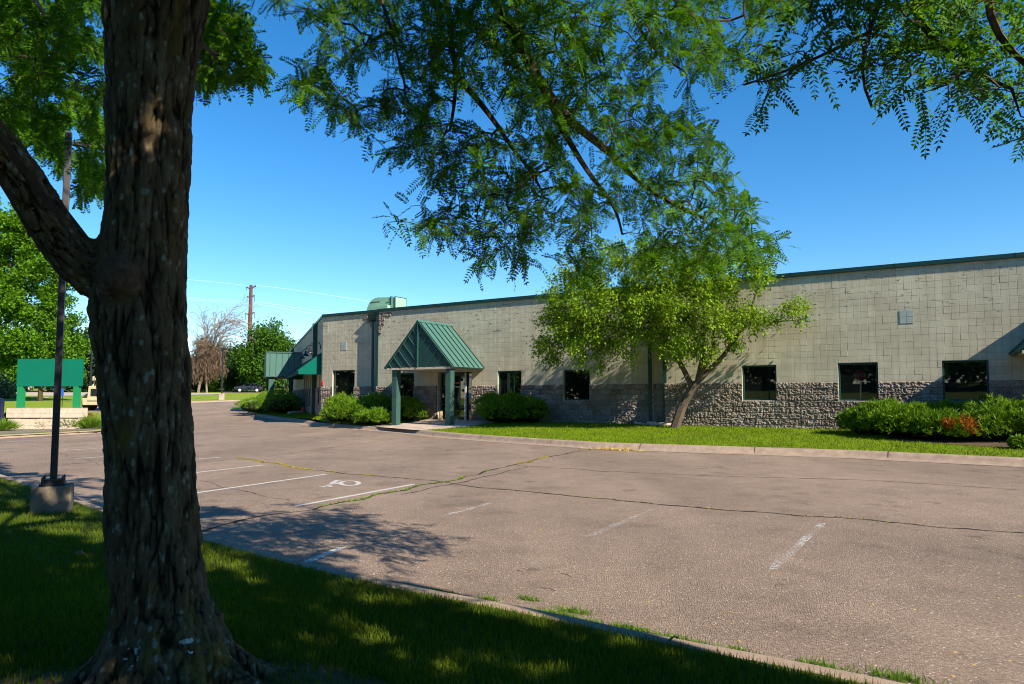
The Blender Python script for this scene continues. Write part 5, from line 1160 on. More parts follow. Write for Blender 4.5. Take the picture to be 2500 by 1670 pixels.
# trees and lawn across the street behind the camera (they shade the near lawn and show in the window glass)
for i, (x, y, H, w, mt, lb_) in enumerate([(10, -22, 11, 4.5, 'conifer', 'tall spruce across the lawn behind the viewer, reflected in the right window'), (20, -26, 12, 6, 'far_dark', 'wide dark tree behind the viewer, right of the spruce'), (3, -30, 12, 6, 'far_dark', 'dark tree behind the viewer, left of the spruce'), (-8, -26, 11, 6, 'far_mid', 'green tree behind the viewer on the left'), (-22, -18, 11, 6, 'far_dark', 'dark tree far to the left behind the viewer'), (30, -16, 11, 6, 'far_dark', 'dark tree far to the right behind the viewer'), (38, -2, 11, 5, 'far_mid', 'green tree at the far right outside the picture'), (-36, -6, 11, 6, 'far_dark', 'dark tree beyond the left side of the lot'), (-44, 8, 12, 6, 'far_mid', 'green tree beyond the left side of the lot, nearer the sign'), (-50, 24, 12, 6.5, 'far_dark', 'dark tree far outside the left edge, level with the entrance'), (-40, -16, 12, 6.5, 'far_dark', 'dark tree behind the left end of the lot'), (-30, -26, 12, 6.5, 'far_dark', 'dark tree behind the viewer at the far left'), (-16, -30, 12, 6.5, 'far_dark', 'dark tree behind the viewer, second row on the left'), (-58, 0, 13, 7, 'far_dark', 'dark tree at the back of the left roadside row'), (-49, -6, 12, 6, 'far_dark', 'dark tree in the left roadside row, second from its near end'), (-33, -17, 12, 6, 'far_dark', 'dark tree at the near corner of the left roadside row'), (-24, -23, 11, 6, 'far_dark', 'dark tree behind the viewer, reflected in the first window right of the small tree'), (-60, 14, 13, 7, 'far_dark', 'dark tree at the far end of the left roadside row'), (-62, 34, 13, 7, 'far_dark', 'dark tree well outside the left edge beyond the sign')]):
    if x > 0: H *= .62
    bl = [((random.Random(i * 9 + j).uniform(-.5, .5) * w, random.Random(i * 9 + j + 100).uniform(-.5, .5) * w, H * (.16 + .68 * j / 7)), (w * .5, w * .5, H * .17)) for j in range(8)] if mt != 'conifer' else [((0, 0, H * (j + .5) / 9), (w * .55 * (1 - j / 9.5), w * .55 * (1 - j / 9.5), H * .07)) for j in range(9)]
    tree('tree' if mt != 'conifer' else 'spruce_tree', (x, y, max(.0, float(near_z(near_t(np.array([x]), np.array([y]))[0])) - .1) if x > -34 else .1), lb_, bl, 6000, .6, .24, M[mt], M['limb'], [([(0, 0, -.1), (0, 0, H * .8)], .22, .05)], group='trees behind the viewer', seed=60 + i, natt=90, tipr=.02, step=.7, spread=.7, rl=.12)

# ------------------------------------------------------------------ shrubs
def shrub(label, blobs, n, base, seed, dead=None, group='clipped juniper shrubs along the wall', ln=.13, name='juniper_shrub', mat=None, inner=True):
    rg = np.random.default_rng(seed); b = np.array(base, float); R = empty(name, tuple(b), 0, label, 'shrub', group)
    P, D = [], []
    wt = np.array([q[1][0] * q[1][1] + q[1][0] * q[1][2] for q in blobs]); wt = wt / wt.sum()
    cnt = rg.multinomial(n // 7, wt)
    for q, c in zip(blobs, cnt):
        d = unit(rg.normal(size=(c, 3))); d[:, 2] = np.where(d[:, 2] < -.35, -d[:, 2], d[:, 2]); k = 1 + .42 * (fbm(d * 3.2 + seed, 3, seed) - .5) * 2
        k *= rg.choice([1.0, .9, .78], c, p=[.6, .27, .13]); P.append(np.array(q[0]) + d * np.array(q[1]) * k[:, None]); D.append(d)
    P = np.concatenate(P); D = np.concatenate(D); z0 = .02; P = P[(P[:, 2] > z0)]; D = D[:len(P)] if len(D) != len(P) else D
    D = unit(P - np.array([0, 0, -.6]) * 1.0)
    # tufts: seven needles each, fanned upward and out
    Pt = np.repeat(P, 7, 0); Dt = np.repeat(unit(D + rg.normal(size=D.shape) * .35 + np.array([0, 0, .35])), 7, 0); Dn = unit(Dt + rg.normal(size=Dt.shape) * .45)
    rt = np.repeat(np.clip(rg.random(len(P)) * .7 + .3 * fbm(P * 2.5, 2, 3), 0, 1), 7)
    Pn = Pt + rg.normal(size=Pt.shape) * .02; s_ = unit(np.cross(Dn, rg.normal(size=Dn.shape))); Vv, F = rhomb(Pn, Dn, s_, ln * (.5 + 1.0 * rg.random(len(Pn)) ** 1.5), np.full(len(Pn), .012), .4)
    isd = np.zeros(len(Pn), bool)
    if dead is not None:
        for c, r_ in dead: isd |= (np.linalg.norm((Pn - np.array(c)), axis=1) + (fbm(Pn * 5, 2, 9) - .5) * r_) < r_
    lv = np.repeat(rt, 4)
    a = ~isd; 
    def sub(mk): idx = np.where(mk)[0]; VV = Vv.reshape(-1, 4, 3)[idx].reshape(-1, 3); return VV, np.arange(len(VV)).reshape(-1, 4), lv.reshape(-1, 4)[idx].reshape(-1)
    v_, f_, r_ = sub(a); mesh_np('foliage', v_, f_, mat or M['juniper'], R, rnd=r_)
    if isd.any(): v_, f_, r_ = sub(isd); o = mesh_np('dead_foliage', v_, f_, M['juniper_dead'], R, rnd=r_); o['label'] = 'dead orange foliage'
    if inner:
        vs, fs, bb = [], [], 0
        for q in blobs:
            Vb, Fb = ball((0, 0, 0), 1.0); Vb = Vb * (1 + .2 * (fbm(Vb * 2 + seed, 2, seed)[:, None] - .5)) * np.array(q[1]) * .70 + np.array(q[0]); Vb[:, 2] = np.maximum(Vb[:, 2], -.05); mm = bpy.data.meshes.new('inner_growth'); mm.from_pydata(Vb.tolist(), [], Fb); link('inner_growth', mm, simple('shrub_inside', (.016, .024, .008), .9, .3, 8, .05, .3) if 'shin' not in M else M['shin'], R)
    return R
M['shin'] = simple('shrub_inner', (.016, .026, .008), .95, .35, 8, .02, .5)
def shrub_px(label, items, n, seed, dv=-1.2, dead=None, **kw):
    """items: (px, py_top, py_base, halfwidth_px, dv) blobs standing on the building lawn"""
    P0 = None; bl = []; k0 = None; dd = []
    for (x, yt, yb, hwp, v_) in items:
        u, _z = fac(x, yb, v_); w = loc2w(u, v_); Z0 = isl_z(*w); dpt = w[1]; k = dpt / 1667.
        if P0 is None: P0 = np.array([w[0], w[1], Z0])
        H = (yb - yt) * k * .97; bl.append(((w[0] - P0[0], w[1] - P0[1], H * .42), (hwp * k, min(hwp * k, 1.0), H * .58)))
    if dead:
        for (x, y, v_, r_) in dead: u, z_ = fac(x, y, v_); w = loc2w(u, v_); dd.append((np.array([w[0], w[1], z_]) - P0, r_))
    return shrub(label, bl, n, P0, seed, dd or None, **kw)
shrub_px('bright green spreading juniper at the left corner of the building, left of the entrance', [(835, 958, 1020, 42, -1.1), (815, 985, 1026, 28, -1.7), (870, 985, 1030, 38, -2.0)], 16000, 1)
shrub_px('juniper shrub against the downspout wall behind the bright one, left of the entrance', [(915, 962, 1024, 44, -.95), (930, 972, 1028, 38, -1.2)], 9000, 2)
shrub_px('small rounded juniper in front of the left canopy post', [(925, 995, 1034, 32, -2.3), (895, 1000, 1032, 28, -2.2)], 9000, 3)
shrub_px('brownish shaded shrub under the window between the canopy posts', [(1000, 976, 1030, 34, -1.1), (1018, 985, 1030, 22, -1.3)], 8000, 4, mat=None)
shrub_px('broad dark juniper right of the entrance door, under the narrow window', [(1205, 965, 1036, 42, -1.0), (1255, 968, 1038, 48, -1.0), (1300, 978, 1040, 36, -1.0), (1230, 985, 1040, 55, -1.5)], 20000, 5)
shrub_px('largest juniper shrub with a dead orange patch, between the two right windows', [(2150, 972, 1048, 70, -2.0), (2105, 990, 1048, 48, -2.0), (2210, 985, 1056, 70, -2.6), (2290, 1005, 1066, 62, -3.0), (2345, 1020, 1070, 45, -3.2)], 34000, 6, dead=[((2372), 1030, -3.5, .30), ((2315), 1035, -3.6, .16)])
shrub_px('dark shaded juniper under the right window', [(2290, 968, 1040, 62, -1.3), (2350, 970, 1045, 60, -1.3)], 14000, 7)
shrub_px('juniper shrub at the right edge of the picture, in the shade of the next canopy', [(2460, 985, 1078, 85, -2.3), (2540, 990, 1085, 80, -2.4), (2420, 1010, 1078, 50, -2.9)], 22000, 8)
shrub_px('tiny green shrub at the right edge beside the stone mulch', [(2490, 1060, 1086, 18, -4.4)], 2500, 9, ln=.08)
# shrub by the angled wall, in the building's shade
w = CW + adir * 13 + anrm * 1.6; Z0 = isl_z(*w)
bl = [((0, 0, .5), (1.6, 1.2, .75)), ((-.8, 1.6, .6), (1.5, 1.3, .8)), ((.9, -2.2, .45), (1.3, 1.3, .65)), ((-1.2, 3.6, .6), (1.5, 1.5, .85)), ((-2.3, 1.6, .35), (1.2, 1.2, .5)), ((-1.6, -.6, .35), (1.1, 1.1, .5))]
shrub('long dark juniper hedge in the shade of the angled wall', bl, 16000, (w[0], w[1], Z0), 10, ln=.16)
# perennials by the sign
def plant(label, px, py, hpx, wpx, n, mat, seed, name='flower_clump', up=1.0, Ld=.3):
    g = gnd(px, py, .1); k = g[1] / 1667; H, w = hpx * k, wpx * k / 2; rg = np.random.default_rng(seed); R = empty(name, (g[0], g[1], float(gz(g[1])) + .1), 0, label, 'plant', 'plants in the stone bed by the sign')
    P = np.column_stack([rg.normal(size=n) * w * .45, rg.normal(size=n) * w * .3, np.abs(rg.normal(size=n)) * H * .12]); D = unit(np.column_stack([P[:, 0] * 1.6 / w, P[:, 1] * 1.6 / w, np.full(n, up)]) + rg.normal(size=(n, 3)) * .28)
    if up < .8: P[:, 2] = rg.random(n) * H * .8
    s_ = unit(np.cross(D, rg.normal(size=(n, 3)))); Vv, F = rhomb(P, D, s_, (H * (.7 + .4 * rg.random(n)) if up >= .8 else np.full(n, Ld * .5)), np.full(n, .012 if up >= .8 else .03), .5)
    mesh_np('foliage', Vv, F, mat, R, rnd=np.repeat(rg.random(n), 4)); return R
plant('arching yellow-green daylily clump at the right end of the sign bed', 218, 1046, 30, 46, 900, M['weed'], 1)
plant('reddish leafy shrub in front of the sign wall', 183, 1044, 42, 62, 2600, M['redflower'], 2, 'flowering_shrub', .5)
plant('green stems growing through the reddish shrub', 172, 1046, 30, 46, 700, M['weed'], 3)
plant('small daylily clump just left of the lamp pole', 115, 1046, 24, 32, 500, M['weed'], 4)
plant('spiky green clump at the left edge beyond the sign', 4, 1052, 30, 40, 600, M['weed'], 5)
plant('dark leafy shrub at the left edge behind the spiky clump', 12, 1040, 34, 40, 1500, M['far_mid'], 6, 'flowering_shrub', .5)
# ------------------------------------------------------------------ pole light, sign, far objects
pb = gnd(127, 1256, .12); print('POLE', pb); LPZ = float(near_z(near_t(np.array([pb[0]]), np.array([pb[1] + .25]))[0] - .12)); yaw = .5
R = empty('light_pole', (pb[0] * (pb[1] + .22) / pb[1], pb[1] + .22, LPZ), yaw, 'dark square light pole on a concrete block left of the big trunk', 'light pole')
def irregular_block(w, h):
    m = MB(); m.box(-w / 2, w / 2, -w / 2, w / 2, -.2, h); return m
o = irregular_block(.40, .32).build('concrete_base', M['pedestal'], R, .018)
MB().box(-.13, .13, -.13, .13, .321, .35).box(-.085, .085, -.085, .085, .35, .40).build('base_plate', M['black'], R, .006)
m = MB()
for x in (-.10, .10):
    for y in (-.10, .10): m.lathe([(.014, .35), (.014, .41), (.008, .43)], (x, y, 0), 8)
m.build('anchor_bolt', M['black'], R)
ztop = atY(172, 325, pb[1] + .25)[2] - LPZ
pl0 = MB(); pl0.box(-.036, .036, -.036, .036, .40, ztop); pole = pl0.build('pole', M['bronze'], R, .008)
MB().lathe([(.035, 0), (.035, .012), (.01, .016)], (0, 0, 0), 14, axis=1).build('hand_hole_cover', M['black'], R, loc=(0.0, -.050, .74))
MB().box(.055, .5, -.03, .03, ztop - .16, ztop - .10).build('arm', M['bronze'], R, .006)
hd = MB().box(.42, 1.0, -.18, .18, ztop - .2, ztop - .04).build('lamp_head', M['bronze'], R, .02)
MB().box(.46, .96, -.15, .15, ztop - .212, ztop - .201).build('lens', M['bulb'], hd)

g = gnd(118, 1047, .1); gy = g[1] + .25
def S3(x, y): p = atY(x, y, gy); return p[0], p[2]
R = empty('sign_board', (g[0], gy, .1), 0, 'blank green sign board on two green posts behind the low block wall', 'sign')
x0, z1 = S3(42, 876); x1, z0 = S3(194, 943); xa = S3(54, 0)[0]; px_ = lambda x: S3(x, 950)[0] - g[0]
MB().box(x0 - g[0], x1 - g[0], .02, .24, z0 - .1, z1 - .1).build('panel', M['sign'], R, .01)
for a, b_ in ((40, 54), (177.5, 190)): MB().box(px_(a) + .0, px_(b_), .03, .23, -.05, z0 - .105).build('post', M['signpost'], R, .008)
R = empty('sign_wall', (g[0], gy - .25, .1), 0, 'low pale limestone block wall under the green sign board', 'wall')
def courses(z0_, z1_, xa_, xb_, y0, y1, hh, ww, nm, sd):
    m = MB(); rr = random.Random(sd); z = z0_; k = 0
    while z < z1_ - .02:
        x = xa_ - (ww / 2 if k % 2 else 0); 
        while x < xb_ - .02:
            a, b_ = max(x, xa_), min(x + ww, xb_); e_ = rr.uniform(0, .012); m.box(a + .004, b_ - .004, y0 - e_, y1 + e_, z + .003, min(z + hh, z1_) - .003); x += ww
        z += hh; k += 1
    return m.build(nm, M['rockwall'], R, .006)
xl_, xr_ = S3(29, 1010)[0] - g[0], S3(201, 1010)[0] - g[0]; zt_ = S3(100, 996)[1] - .1; zm = S3(100, 1020)[1] - .1
courses(-.02, zm, xl_, xr_, .02, .52, .15, .30, 'block_course', 1); courses(zm + .01, zt_, xl_ - .03, xr_ + .03, -.03, .56, .185, .72, 'cap_course', 2)
MB().box(xl_ + .01, xr_ - .01, .03, .50, -.03, zt_ - .01).build('wall_core', simple('mortar', (.2, .16, .13)), R)
p = gnd(-4, 1050, .1); o = MB().prism([(-.11, 0), (.11, 0), (.13, 1.25), (-.10, 1.3)], 1, -.1, .1).build('bollard', simple('navy_metal', (.01, .015, .05), .4), None, .01); o.location = (p[0], p[1], .1); tag(o, 'dark navy box post cut by the left edge, left of the sign wall', 'post')
for i, (x, yb, yt, lb) in enumerate([(55, 1000, 948, 'blue street sign seen past the left sign post'), (151.5, 993, 946, 'blue street sign on a black pole just right of the lamp pole')]):
    g2 = gnd(x, yb, .1); k = g2[1] / 1667; R = empty('street_sign', (g2[0], g2[1], float(gz(g2[1]))), 0, lb, 'sign', 'blue street signs'); H = (yb - yt) * k
    MB().bar((0, 0, 0), (0, 0, H), .03).build('pole', M['black'], R); MB().box(-.11, .11, -.05, -.02, H * .6, H).build('sign_panel', M['blue'], R)
g2 = gnd(68, 953.5); R = MB().lathe([(.2, 0), (.9, .2), (1.0, .8), (.7, 1.4), (.2, 1.7)], (g2[0], g2[1], float(gz(g2[1]))), 14).build('boulder', M['rockwall']); tag(R, 'pale boulder on the grass across the far road', 'boulder')

# yellow-beige loader seen from behind
g2 = gnd(192, 1003); k = g2[1] / 1667.; R = empty('wheel_loader', (g2[0] + 1.25, g2[1], float(gz(g2[1]))), -.12, 'old beige wheel loader seen from behind, mostly hidden by the big trunk', 'machine')
bmach = M['beigemach']
body = MB().prism([(-.95, .75), (.95, .75), (.85, 1.95), (-.85, 1.95)], 1, .3, 2.4).build('body', bmach, R, .05)
MB().box(-.62, .62, .27, .299, 1.15, 1.72).build('grille', M['black'], body)
m = MB(); [m.box(-.6, .6, .25, .27, 1.18 + i * .07, 1.2 + i * .07) for i in range(8)]; m.build('grille_bar', M['rubber'], body)
MB().prism([(-.95, .45), (.95, .45), (1.0, 1.0), (-1.0, 1.0)], 1, -.15, .35).build('counterweight', bmach, R, .04)
MB().box(-.55, .55, -.158, -.151, .74, .8).build('counterweight_lettering', M['rubber'], R)
cab = MB().prism([(-.72, 1.95), (.72, 1.95), (.68, 2.35), (-.68, 2.35)], 1, .9, 2.3).build('cab', bmach, R, .03)
MB().box(-.60, .60, .89, .898, 2.0, 2.32).build('cab_window', M['glass'], cab)
MB().box(-.80, .80, .6, 2.4, 2.36, 2.72).build('cab_roof', bmach, R, .08)
for x in (-.42, .42): MB().lathe([(.11, 0), (.11, .05), (.02, .06)], (x, .55, 2.54), 16, axis=1).build('work_light', M['white'], R); 
m = MB(); [m.box(x - .15, x + .15, .578, .592, 2.39, 2.69) for x in (-.42, .42)]; m.build('light_frame', M['black'], R)
for x in (-1.12, 1.12):
    for y in (.9, 3.7):
        wheel = empty('wheel'); wheel.parent = R; wheel.location = (x, y, .68)
        MB().lathe([(.45, -.22), (.66, -.22), (.70, -.16), (.70, .16), (.66, .22), (.45, .22)], (0, 0, 0), 26, axis=0).build('tyre', M['rubber'], wheel); MB().lathe([(.42, -.18), (.44, .18), (.2, .2), (.15, .12)], (0, 0, 0), 20, axis=0).build('rim', bmach, wheel)
for x in (-.86, .86): MB().bar((x, .35, 1.0), (x, 1.0, 2.4), .05).build('rollbar', bmach, R)
MB().box(-.35, .35, 2.4, 3.6, .6, 1.3).build('frame', bmach, R, .04); MB().prism([(4.6, .15), (5.6, .1), (5.3, .9), (4.7, 1.0)], 0, -1.3, 1.3).build('bucket', bmach, R, .02)
for x in (-.5, .5): MB().bar((x, 3.2, 1.4), (x, 4.8, .7), .10).build('lift_arm', bmach, R)

# dark car on the far road
g2 = gnd(607, 957.5); R = empty('parked_car', (g2[0], g2[1], float(gz(g2[1])) + .02), math.pi + .30, 'dark navy estate car on the grass rise in front of the maple', 'car')
L_, Wd = 4.75, 1.86
prof = [(-2.35, .35), (2.3, .35), (2.38, .6), (2.33, .86), (2.15, .98), (1.25, 1.10), (-2.2, 1.14), (-2.38, .9), (-2.40, .5)]
m = MB().prism(prof, 1, -.93, .93); car = m.build('body', M['carpaint'], R, .06, True)
m = MB(); b0 = [(1.3, 1.09), (-2.22, 1.13)]; t0 = [(.35, 1.60), (-.3, 1.68), (-1.5, 1.66), (-2.05, 1.50)]
pts = [(1.28, 1.08, .86), (.30, 1.60, .66), (-.4, 1.67, .67), (-1.5, 1.65, .66), (-2.08, 1.50, .64), (-2.26, 1.12, .86)]
n = len(pts); m.add([(x, -w_, z_) for x, z_, w_ in pts] + [(x, w_, z_) for x, z_, w_ in pts], [tuple(range(n)), tuple(range(2 * n - 1, n - 1, -1))] + [(i, (i + 1) % n, n + (i + 1) % n, n + i) for i in range(n)])
cabn = m.build('cabin', M['carpaint'], R, .03)
def sidewin(xs, nm):
    for s_ in (-1, 1):
        m = MB(); q = [(x, s_ * (.87 - (z_ - 1.1) * .36 + .006), z_) for x, z_ in xs]; q2 = [(x, y - s_ * .02, z_) for x, y, z_ in q]; k_ = len(q)
        m.add(q + q2, [tuple(range(k_)), tuple(range(2 * k_ - 1, k_ - 1, -1))] + [(i, (i + 1) % k_, k_ + (i + 1) % k_, k_ + i) for i in range(k_)]); m.build(nm, M['carglass'], R)
sidewin([(1.02, 1.17), (.36, 1.52), (.02, 1.56), (.02, 1.16)], 'side_window'); sidewin([(-.08, 1.16), (-.08, 1.57), (-1.0, 1.57), (-1.0, 1.16)], 'side_window'); sidewin([(-1.1, 1.17), (-1.1, 1.56), (-1.6, 1.54), (-1.95, 1.2)], 'side_window')
MB().add([(1.20, -.72, 1.15), (1.20, .72, 1.15), (.40, .58, 1.56), (.40, -.58, 1.56), (1.23, -.72, 1.16), (1.23, .72, 1.16), (.43, .58, 1.58), (.43, -.58, 1.58)], [(4, 5, 6, 7), (0, 1, 5, 4), (1, 2, 6, 5), (2, 3, 7, 6), (3, 0, 4, 7)]).build('windscreen', M['carglass'], R)
for s_ in (-1, 1):
    MB().obox((2.22, s_ * .70, .80), .14, .18, .085).build('headlight', M['white'], R, .03); MB().obox((-2.33, s_ * .78, 1.0), .07, .1, .14).build('tail_light', M['red'], R, .02); MB().obox((.95, s_ * 1.0, 1.16), .09, .1, .07).build('wing_mirror', M['carpaint'], R, .02)
MB().obox((2.36, 0, .68), .03, .5, .09).build('grille', M['black'], R, .01); MB().obox((2.40, 0, .48), .012, .26, .06).build('number_plate', M['white'], R)
for x in (-1.45, 1.45):
    for s_ in (-1, 1):
        wheel = empty('wheel'); wheel.parent = R; wheel.location = (x, s_ * .84, .35)
        MB().lathe([(.2, -.11), (.33, -.11), (.355, -.07), (.355, .07), (.33, .11), (.2, .11)], (0, 0, 0), 24, axis=1).build('tyre', M['rubber'], wheel)
        MB().lathe([(.225, -.10), (.23, .10)], (0, s_ * .012, 0), 20, axis=1).build('rim', M['ltmetal'], wheel)

# lamp post on the far lawn
g2 = gnd(541, 975); k = g2[1] / 1667; Z = float(gz(g2[1])); R = empty('lamp_post', (g2[0], g2[1], Z), 0, 'thin dark lamp post on a pale concrete base in the far lawn', 'lamp post'); k_ = k
MB().box(-5 * k, 5 * k, -5 * k, 5 * k, -.1, 14 * k).build('concrete_base', M['walk'], R, .03)
hh = (975 - 852) * k; MB().box(-.07, .07, -.07, .07, 14 * k, hh).build('pole', M['bronze'], R); MB().box(-.15, .5, -.16, .16, hh - .12, hh + .08).build('lamp_head', M['bronze'], R, .02)
g2 = gnd(212, 985); k = g2[1] / 1667; R = empty('lamp_post', (g2[0] + 0.3, g2[1], float(gz(g2[1]))), 0, 'slim pole rising behind the loader', 'lamp post')
MB().box(-.25, .25, -.25, .25, -.1, .6).build('concrete_base', M['walk'], R, .03); MB().box(-.06, .06, -.06, .06, .6, 7.5).build('pole', M['bronze'], R); MB().box(-.15, .5, -.16, .16, 7.4, 7.6).build('lamp_head', M['bronze'], R, .02)
# orange barrel far behind
g2 = gnd(712, 952.5); R = MB().lathe([(.35, 0), (.3, .3), (.3, .9), (.2, 1.1)], (g2[0], g2[1], float(gz(g2[1]))), 14).build('orange_barrel', M['orange']); tag(R, 'small orange barrel on the far lawn right of the side canopy post', 'barrel')

# steel pylon and its wires
PYY = 190.0; pt = atY(613, 696, PYY); zb_ = float(gz(PYY)); R = empty('power_pylon', (pt[0], PYY, zb_), 0, 'tall rust-brown steel power pole with three pairs of arms behind the maple', 'pylon')
H = pt[2] - zb_; k = PYY / 1667
MB().bar((0, 0, 0), (0, 0, H), .85, .42, 12).build('mast', M['rust'], R)
arms = []
for y_, l_, r_, up in ((702, 11.5, 12, 5), (725, 9, 9, 4), (767, 12, 10, 4)):
    z_ = H - (y_ - 696) * k
    for s_, l in ((-1, l_), (1, r_)):
        tip = (s_ * l * k, 0, z_ + (up * k * .9 if s_ > 0 else .1)); MB().path([(0, 0, z_ - .6), (s_ * l * k * .5, 0, z_ - .15 + (.25 if s_ > 0 else 0)), tip], .17).build('cross_arm', M['rust'], R)
        drop = 16 * k if y_ > 710 else .9
        MB().path([tip, (tip[0], 0, tip[2] - drop)], .07).build('insulator', M['black'], R); arms.append((tip[0], tip[2] - drop * (.98 if y_ > 710 else .2)))
def wire(pts, label, r=.05):
    P = [atY(*q) for q in pts]; cu = []
    P = np.array(P); t = np.linspace(0, 1, 30); c = np.polyfit(np.linspace(0, 1, len(P)), P, 2); Q = c[0] * t[:, None] ** 2 + c[1] * t[:, None] + c[2]
    o = MB().path([tuple(q) for q in Q], r, 5).build('power_line', M['wire']); tag(o, label, 'power line', 'power lines')
wl_ = [((300, 672, 150), (440, 681), (602, 697)), ((625, 697), (760, 714), (1000, 752)), ((300, 719), (450, 728), (604, 736)), ((300, 724), (450, 732), (604, 741)), ((622, 736), (760, 756), (900, 776)), ((622, 741), (760, 765), (900, 790)), ((300, 768), (450, 774), (601, 778)), ((300, 773), (450, 778), (601, 783)), ((300, 815), (450, 820), (595, 822)), ((300, 819), (450, 823), (595, 825))]
lbs = ['topmost pale wire left of the pylon', 'topmost pale wire right of the pylon', 'upper wire of the second pair left of the pylon', 'lower wire of the second pair left of the pylon', 'upper wire of the pair sagging right of the pylon', 'lower wire of the pair sagging right of the pylon', 'upper wire of the third pair left of the pylon', 'lower wire of the third pair left of the pylon', 'upper wire of the lowest pair, ending behind the maple', 'lower wire of the lowest pair, ending behind the maple']
for q, lb in zip(wl_, lbs): wire([(p[0], p[1], PYY) for p in q], lb, .024)

# stop sign and small sign behind the viewer, seen reflected in the glass
def mirror_pt(px, py, depth, v):                # world point whose mirror image in the facade plane lies on this sight line
    r = ray(px, py); o = C0 + V * v; t = (o @ V) / (r[:2] @ V); hit = np.array([0, 0, EZ]) + r * t; d = r - 2 * np.array([*(V * (r[:2] @ V)), 0]); return hit + d * depth
q = mirror_pt(2099, 917, 26.0, VC + .12)
R = empty('stop_sign', (q[0], q[1], .2), math.atan2(U[1], U[0]) + math.pi, 'red octagonal STOP sign on a post behind the viewer, mirrored in the middle right window', 'sign')
MB().bar((0, 0, 0), (0, 0, q[2] + .2), .035).build('pole', M['ltmetal'], R)
oc = [(.40 * math.cos(a + math.pi / 8), .40 * math.sin(a + math.pi / 8) + q[2] - .2) for a in np.arange(8) * math.pi / 4]
MB().prism(oc, 1, -.06, -.04).build('sign_panel', M['red'], R)
cu = bpy.data.curves.new('stop_lettering', 'FONT'); cu.body = 'STOP'; cu.size = .30; cu.align_x = 'CENTER'; cu.align_y = 'CENTER'; cu.extrude = .004
to = bpy.data.objects.new('stop_lettering', cu); COL.objects.link(to); to.parent = R; to.location = (0, -.066, q[2] - .2); to.rotation_euler = (math.pi / 2, 0, 0); cu.materials.append(M['white'])
bpy.context.view_layer.update(); _m = bpy.data.meshes.new_from_object(to.evaluated_get(bpy.context.evaluated_depsgraph_get())); _n = link('stop_lettering', _m, None, R); _n.location = to.location; _n.rotation_euler = to.rotation_euler; bpy.data.objects.remove(to); _n.name = 'stop_lettering'

# ------------------------------------------------------------------ grass blades, weeds, litter
rng = np.random.default_rng(99)
def blades(name, P, Z, rng, h, w, mat, parent=None, lean=.45):
    n = len(P); a = rng.random(n) * 6.283; sd_ = np.column_stack([np.cos(a), np.sin(a), np.zeros(n)]); b_ = rng.random(n) * 6.283; ln = np.column_stack([np.cos(b_), np.sin(b_), np.zeros(n)]) * (lean * rng.random(n))[:, None]
    H = h * (.55 + .8 * rng.random(n)); B = np.column_stack([P, Z]); D = unit(ln + np.array([0, 0, 1.0])); D2 = unit(ln * 2.2 + np.array([0, 0, 1.0])); wv = sd_ * (w / 2)
    m_ = B + D * (H * .55)[:, None]; tp_ = m_ + D2 * (H * .5)[:, None]
    Vv = np.stack([B - wv, B + wv, m_ + wv * .8, m_ - wv * .8, tp_], 1).reshape(-1, 3); i = np.arange(n)[:, None] * 5
    F = np.concatenate([i + np.array([0, 1, 2]), i + np.array([0, 2, 3]), i + np.array([3, 2, 4])]); 
    pt = np.clip(fbm(np.column_stack([P * 1.4, np.zeros(n)]), 3, 6) * .7 + rng.random(n) * .45 - .1, 0, 1)
    return mesh_np(name, Vv, F, mat, parent, rnd=np.repeat(pt, 5))
def near_pts(n, tmax, smax, dens=None):
    s = rng.random(n) * (len(KS) - 1.001); i = s.astype(int); f = (s - i)[:, None]; P = KS[i] * (1 - f) + KS[i + 1] * f; t = .235 + rng.random(n) * tmax; Q = P + VD * t[:, None]; return Q, t
Q, t = near_pts(3000000, 6.5, 0); x, y, d = proj(np.column_stack([Q, np.full(len(Q), .2)])); keep = (d > .9) & (x > -150) & (x < 2650) & (y < 1800)
Q, t, d = Q[keep], t[keep], d[keep]; pr = np.clip(18.0 / d ** 2, .05, 1.0); kp2 = rng.random(len(Q)) < pr; Q, t, d = Q[kp2], t[kp2], d[kp2]
cx = cent[0, 0]; el = ((Q[:, 0] - cx - .1) / .95) ** 2 + ((Q[:, 1] - 2.95) / .5) ** 2; bare = el < (.75 + .8 * fbm(np.column_stack([Q * 3, np.zeros(len(Q))]), 2, 2)) ; kk = ~bare | (rng.random(len(Q)) < .4)
Q, t = Q[kk], t[kk]; print('blades', len(Q))
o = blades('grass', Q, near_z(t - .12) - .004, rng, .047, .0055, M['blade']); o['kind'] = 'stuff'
# building lawn
B_pts = []
for _ in range(9):
    u = rng.uniform(-16, 31, 40000); v = rng.uniform(-7.5, 12, 40000); P = C0 + u[:, None] * U + v[:, None] * V; inn = inpoly(P[:, 0], P[:, 1], [(p[0], p[1]) for p in isl]); uu, vv = w2loc(P)
    B_pts.append(P[inn])
P = np.concatenate(B_pts)
for poly_ in ([tuple(q) for q in wk], [tuple(q) for q in ml], [tuple(q) for q in mb_]):
    P = P[~inpoly(P[:, 0], P[:, 1], poly_)]
uu, vv = w2loc(P); k0 = np.min(np.linalg.norm(P[:, None, :] - FKr[None, ::2, :], axis=2), axis=1); P = P[k0 > .33][:75000]; k0 = None
k0 = np.min(np.linalg.norm(P[:, None, :] - FKr[None, ::2, :], axis=2), axis=1)
u_, v_ = w2loc(P); q_ = P - CW; aa = q_ @ adir; bb = q_ @ anrm
d1 = np.where(u_ > 0, np.abs(-.3 - v_), 1e9); d2 = np.where(aa > 0, np.abs(bb), 1e9); dw = np.minimum(d1, d2); dw = np.where(dw > 1e8, np.linalg.norm(q_, axis=1), dw); t_ = k0 / (k0 + dw)
